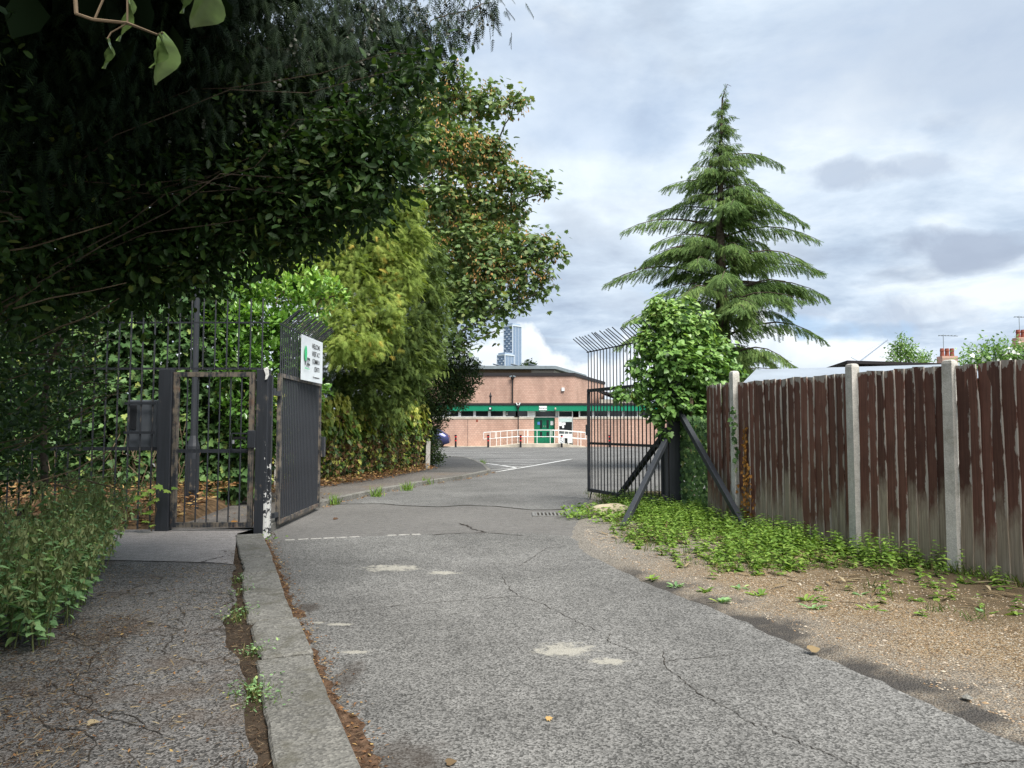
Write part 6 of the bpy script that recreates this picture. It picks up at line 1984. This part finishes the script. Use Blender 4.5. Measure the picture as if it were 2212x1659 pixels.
FG = [(np.interp(y, [p_[1] for p_ in FENCE], [p_[0] for p_ in FENCE]) - .1, y, .03) for y in np.linspace(5.3, 10.6, 40)]
tuft(FG, 1000, .07, .13, M['grass'], 'fence_grass')
tag(bpy.data.objects['fence_grass'], 'longer grass tufts against the fence boards', 'grass')
n = 1500
idx = [weed_spots(1)[0] for _ in range(300)]
P = np.array([i_[:3] for i_ in idx])[R.integers(0, 300, n)] + np.stack([R.normal(size=n) * .22, R.normal(size=n) * .22, .01 + R.random(n) * .03], 1)
scatter('dry_stalks', P, np.stack([R.normal(size=n), R.normal(size=n), R.normal(size=n) * .08], 1), np.tile(UPV, (n, 1)), R.uniform(.08, .26, n), T_STICK, M['straw'], None, kind='stuff')

# rosette weeds on the gravel
for k, (u, v) in enumerate(((1460, 1270), (1520, 1282), (1600, 1275), (1640, 1290), (1560, 1305), (1740, 1300), (1760, 1318), (1880, 1320), (2130, 1330), (1410, 1255), (1860, 1290))):
    g = gpx(u, v)
    s = empty('rosette_weed', (g[0], g[1], .01), 'small flat green rosette weed on the beige gravel', 'weed', 'rosette weeds on the gravel')
    nl = random.randint(8, 13)
    D = np.stack([np.cos(np.arange(nl) * 2.4), np.sin(np.arange(nl) * 2.4), R.uniform(.15, .7, nl)], 1)
    scatter('leaves', np.tile([g[0], g[1], .012], (nl, 1)) + R.normal(size=(nl, 3)) * [.02, .02, 0], D, np.tile(UPV, (nl, 1)), R.uniform(.05, .11, nl), T_LONG, M['weed'] if k % 2 else M['nettle'], s)

# weeds in the kerb joint, by the gate and along the far kerb
kw = empty('kerb_weeds', (-2.2, 5.6, ph)); tag(kw, 'straggling green weeds growing along the back of the kerb', 'weeds')
kp = [(*gpx(u, v, ph), ph - .02) for u, v in ((520, 1255), (518, 1280), (515, 1320), (525, 1330), (500, 1340), (555, 1405), (545, 1415), (560, 1480), (550, 1500), (565, 1500), (535, 1505), (575, 1525))]
tuft(kp, 420, .045, .065, M['grass'], 'blades', kw)
n = 420
P = np.array(kp)[R.integers(0, len(kp), n)] + np.stack([R.normal(size=n) * .06, R.normal(size=n) * .06, R.random(n) * .08], 1)
scatter('leaves', P, R.normal(size=(n, 3)) * [1, 1, .3], UPV + R.normal(size=(n, 3)) * .3, R.uniform(.012, .035, n), T_OVAL, M['nettle'], kw, kind='stuff')
for (u, v, lab) in ((722, 1090, 'grass tuft in the far kerb joint beside the open gate leaf'), (815, 1073, 'second grass tuft along the far kerb'), (880, 1060, 'leafy tuft in the far kerb beside the fallen leaves'),
                    (920, 1047, 'bushy tuft in the far kerb bend'), (1042, 1003, 'tall weed at the painted hatching corner')):
    g = gpx(u, v)
    o = tuft([(g[0], g[1], .0)], 60, .06, .22, M['weed'], 'grass_tuft', kind=None); tag(o, lab, 'grass tuft', 'tufts along the far kerb')
seedling('gate_weed', 'small bright weed at the white-flaked gate post foot', 'weed', -3.2, 10.05, 0, .12, 14, (.03, .06), T_OVAL, M['weed'], .09)
cl_ = []
for k, (u, v) in enumerate(((1265, 1110), (1300, 1118), (1370, 1120), (1250, 1118), (1320, 1130))):
    g = gpx(u, v)
    cl_ += [(g[0], g[1], .01)]
n = 700
P = np.array(cl_)[R.integers(0, len(cl_), n)] + np.stack([R.normal(size=n) * .16, R.normal(size=n) * .16, R.random(n) ** 1.5 * .17], 1)
o = scatter('rock_weeds', P, R.normal(size=(n, 3)) * [1, 1, .35], UPV + R.normal(size=(n, 3)) * .3, R.uniform(.04, .09, n), T_TOOTH, M['weed'], None, kind='stuff')
tag(o, 'leafy green weeds round the pale rock at the gate', 'weeds')
gg = [(x, y, .02) for x, y in zip(R.uniform(1.75, 3.2, 60), R.uniform(13.4, 16.6, 60))]
o = tuft(gg, 2200, .12, .13, M['grass'], 'gate_grass'); tag(o, 'rough grass behind the barred gate leaf', 'grass')

# pale rock propping the gate
rb = MB(); v, f = [], []
nr_, ns_ = 5, 14
for i in range(nr_ + 1):
    a = math.pi / 2 * i / nr_
    for j in range(ns_):
        b = 2 * math.pi * j / ns_
        k = 1 + .10 * math.sin(3 * b + i) + .06 * math.sin(5 * b)
        v.append((1.68 + .42 * math.cos(a) ** .6 * math.cos(b) * k, 12.75 + .27 * math.cos(a) ** .6 * math.sin(b) * k, -.02 + .21 * math.sin(a) * (1 + .08 * math.sin(2 * b))))
for i in range(nr_):
    for j in range(ns_):
        f.append((i * ns_ + j, i * ns_ + (j + 1) % ns_, (i + 1) * ns_ + (j + 1) % ns_, (i + 1) * ns_ + j))
o = rb.add(v, f).build('rock', M['rock'], smooth=True)
tag(o, 'broad flat pale rock beneath the open gate leaf', 'rock')
g = gpx(2090, 1517)
o = scatter('stone', [(g[0], g[1], .025)], [(1, .2, 0)], [UPV], [.03], T_PEBBLE, M['concrete'], None, smooth=True); tag(o, 'lone rounded grey stone on the gravel edge', 'stone')

# pebbles over the gravel
n = 9000
s = R.uniform(1.6, 9.5, n); t = R.random(n) ** 1.15 * .72 + .06
pp = np.array([verge_point(a, b) for a, b in zip(s, t)])
zz = np.array([verge_z(p[0], p[1], b) for p, b in zip(pp, t)])
sz = R.uniform(.0035, .009, n) * np.where(R.random(n) < .04, 2, 1)
M['pebble'] = leaf_mat('pebble', [(0, (.12, .08, .05)), (.4, (.30, .2, .11)), (.75, (.36, .31, .25)), (1, (.46, .40, .31))], .8, 0, .3)
o = scatter('pebbles', np.stack([pp[:, 0], pp[:, 1], zz + .004], 1), np.stack([R.normal(size=n), R.normal(size=n), np.zeros(n)], 1), np.tile(UPV, (n, 1)), sz, T_PEBBLE, M['pebble'], None, kind='stuff', smooth=True)
tag(o, 'loose beige pebbles on the verge', 'gravel')

# dirt in the gutter and on the path, with fallen leaves and needles
GL, GRr = [], []
for i in range(120):
    q = i / 119 * 7.6 + 2.4
    x = lerp_line(KERB_R, q)
    w = .02 + .03 * abs(math.sin(i * .37)) + random.uniform(0, .06) + (.07 * max(0, 1 - abs(q - 3.5) / .7)) + .07 * max(0, 1 - abs(q - 6.1) / .25)
    GL.append((x - .02, q)); GRr.append((x + w, q + .02))
poly_strip(GL, GRr, 'gutter_dirt', M['gutter'], .005, road)


def litter(name, n, fn, size, tm, m, lab=None, cat=None):
    P = np.array([fn() for _ in range(n)])
    D = np.stack([R.normal(size=n), R.normal(size=n), R.normal(size=n) * .15], 1)
    o = scatter(name, P, D, UPV + R.normal(size=(n, 3)) * .35, R.uniform(size[0], size[1], n), tm, m, None, kind='stuff')
    return tag(o, lab, cat)


def in_gutter():
    y = random.uniform(2.6, 10); return (lerp_line(KERB_R, y) + abs(random.gauss(0, .09)) + .01, y, .012)


def on_path():
    y = random.uniform(2.6, 7.6); return (lerp_line(KERB_L, y) - .1 - random.random() ** .8 * 1.7, y, ph + .012)


def behind_kerb():
    y = random.uniform(2.6, 8.5); return (lerp_line(KERB_L, y) - abs(random.gauss(.03, .09)), y, ph - .012 + random.random() * .03)


def under_hedge():
    y = random.uniform(2.8, 5.6); return (face_x(y) + .55 - abs(random.gauss(0, .5)), y, ph + .012)


def bank_pt():
    if random.random() < .55:
        y = random.uniform(10.3, 12.9); return (random.uniform(-8.5, -4.7), y, .085 + .5 * max(0, (y - 10.12) / 3.1) ** .8 + .02)
    q = random.random() * (len(hp) - 1.01); i = int(q); p = hp[i] * (1 - q + i) + hp[i + 1] * (q - i)
    t_ = random.random()
    return (p[0] + .15 + .5 * t_, p[1] - .15 - .3 * t_, .13 + .14 * (1 - t_))


litter('gutter_needles', 1600, in_gutter, (.01, .04), T_STICK, M['needle'], 'fine brown debris in the gutter by the kerb', 'litter')
litter('gutter_leaves', 1100, in_gutter, (.012, .035), T_BIT, M['litter'], 'brown leaf fragments gathered in the gutter by the kerb', 'leaf litter')
litter('path_needles', 2600, on_path, (.012, .05), T_STICK, M['straw'], 'fine dry needles scattered over the dark footpath', 'litter')
litter('hedge_litter', 3800, under_hedge, (.015, .05), T_STICK, M['needle'], 'brown twiggy litter under the hedge edge', 'litter')
litter('kerb_back_litter', 2600, behind_kerb, (.010, .04), T_STICK, M['needle'], 'brown twiggy debris packed behind the kerb', 'litter')
litter('path_leaf_bits', 900, on_path, (.012, .03), T_BIT, M['litter'], 'small brown leaf bits over the dark footpath', 'leaf litter')
litter('bank_leaves', 5200, bank_pt, (.05, .13), T_BIT, M['litter'], 'fallen tan leaves covering the bank behind the railing', 'leaf litter')
litter('footway_leaves', 160, lambda: (random.uniform(-4.7, -3.7), random.uniform(10.4, 16), .112), (.03, .09), T_BIT, M['litter'], 'fallen leaves on the footway behind the gate', 'leaf litter')
litter('kerb_leaves', 500, lambda: (lambda i: (ks[i][0] + .1 + abs(random.gauss(0, .08)), ks[i][1] + random.uniform(-.4, .4), .02))(random.randint(4, 16)), (.02, .07), T_BIT, M['litter'], 'fallen leaves in the far kerb gutter', 'leaf litter')

# single fallen leaves that can be picked out
for (u, v, z, sz_, mm, lab) in ((190, 1568, ph, .05, 'straw', 'pale dry leaf lying on the dark path by the hedge'), (560, 1238, 0, .06, 'orange_dead', 'yellow fallen leaf in the gutter by the kerb'), (1180, 1620 - 62, 0, .04, 'litter', 'brown crumpled leaf in the middle of the chip drive'),
                                (1750, 1408, .02, .09, 'straw', 'tan fallen leaf on the dark gravel edge'), (720, 1122, 0, .09, 'litter', 'dark red fallen leaf on the smooth drive'), (965, 1654, 0, .05, 'straw', 'pale fallen leaf on the chip drive near the kerb'), (500, 1130, .1, .1, 'orange_dead', 'orange leaf on the footway behind the pedestrian gate')):
    g = gpx(u, v, z)
    o = scatter('fallen_leaf', [(0, 0, .012)], [(1, .4, .1)], [UPV + np.array([.2, -.3, 0])], [sz_], T_MAPLE if mm == 'litter' else T_HEART, M[mm], None)
    o.location = (g[0], g[1], z)
    tag(o, lab, 'leaf', 'single fallen leaves')
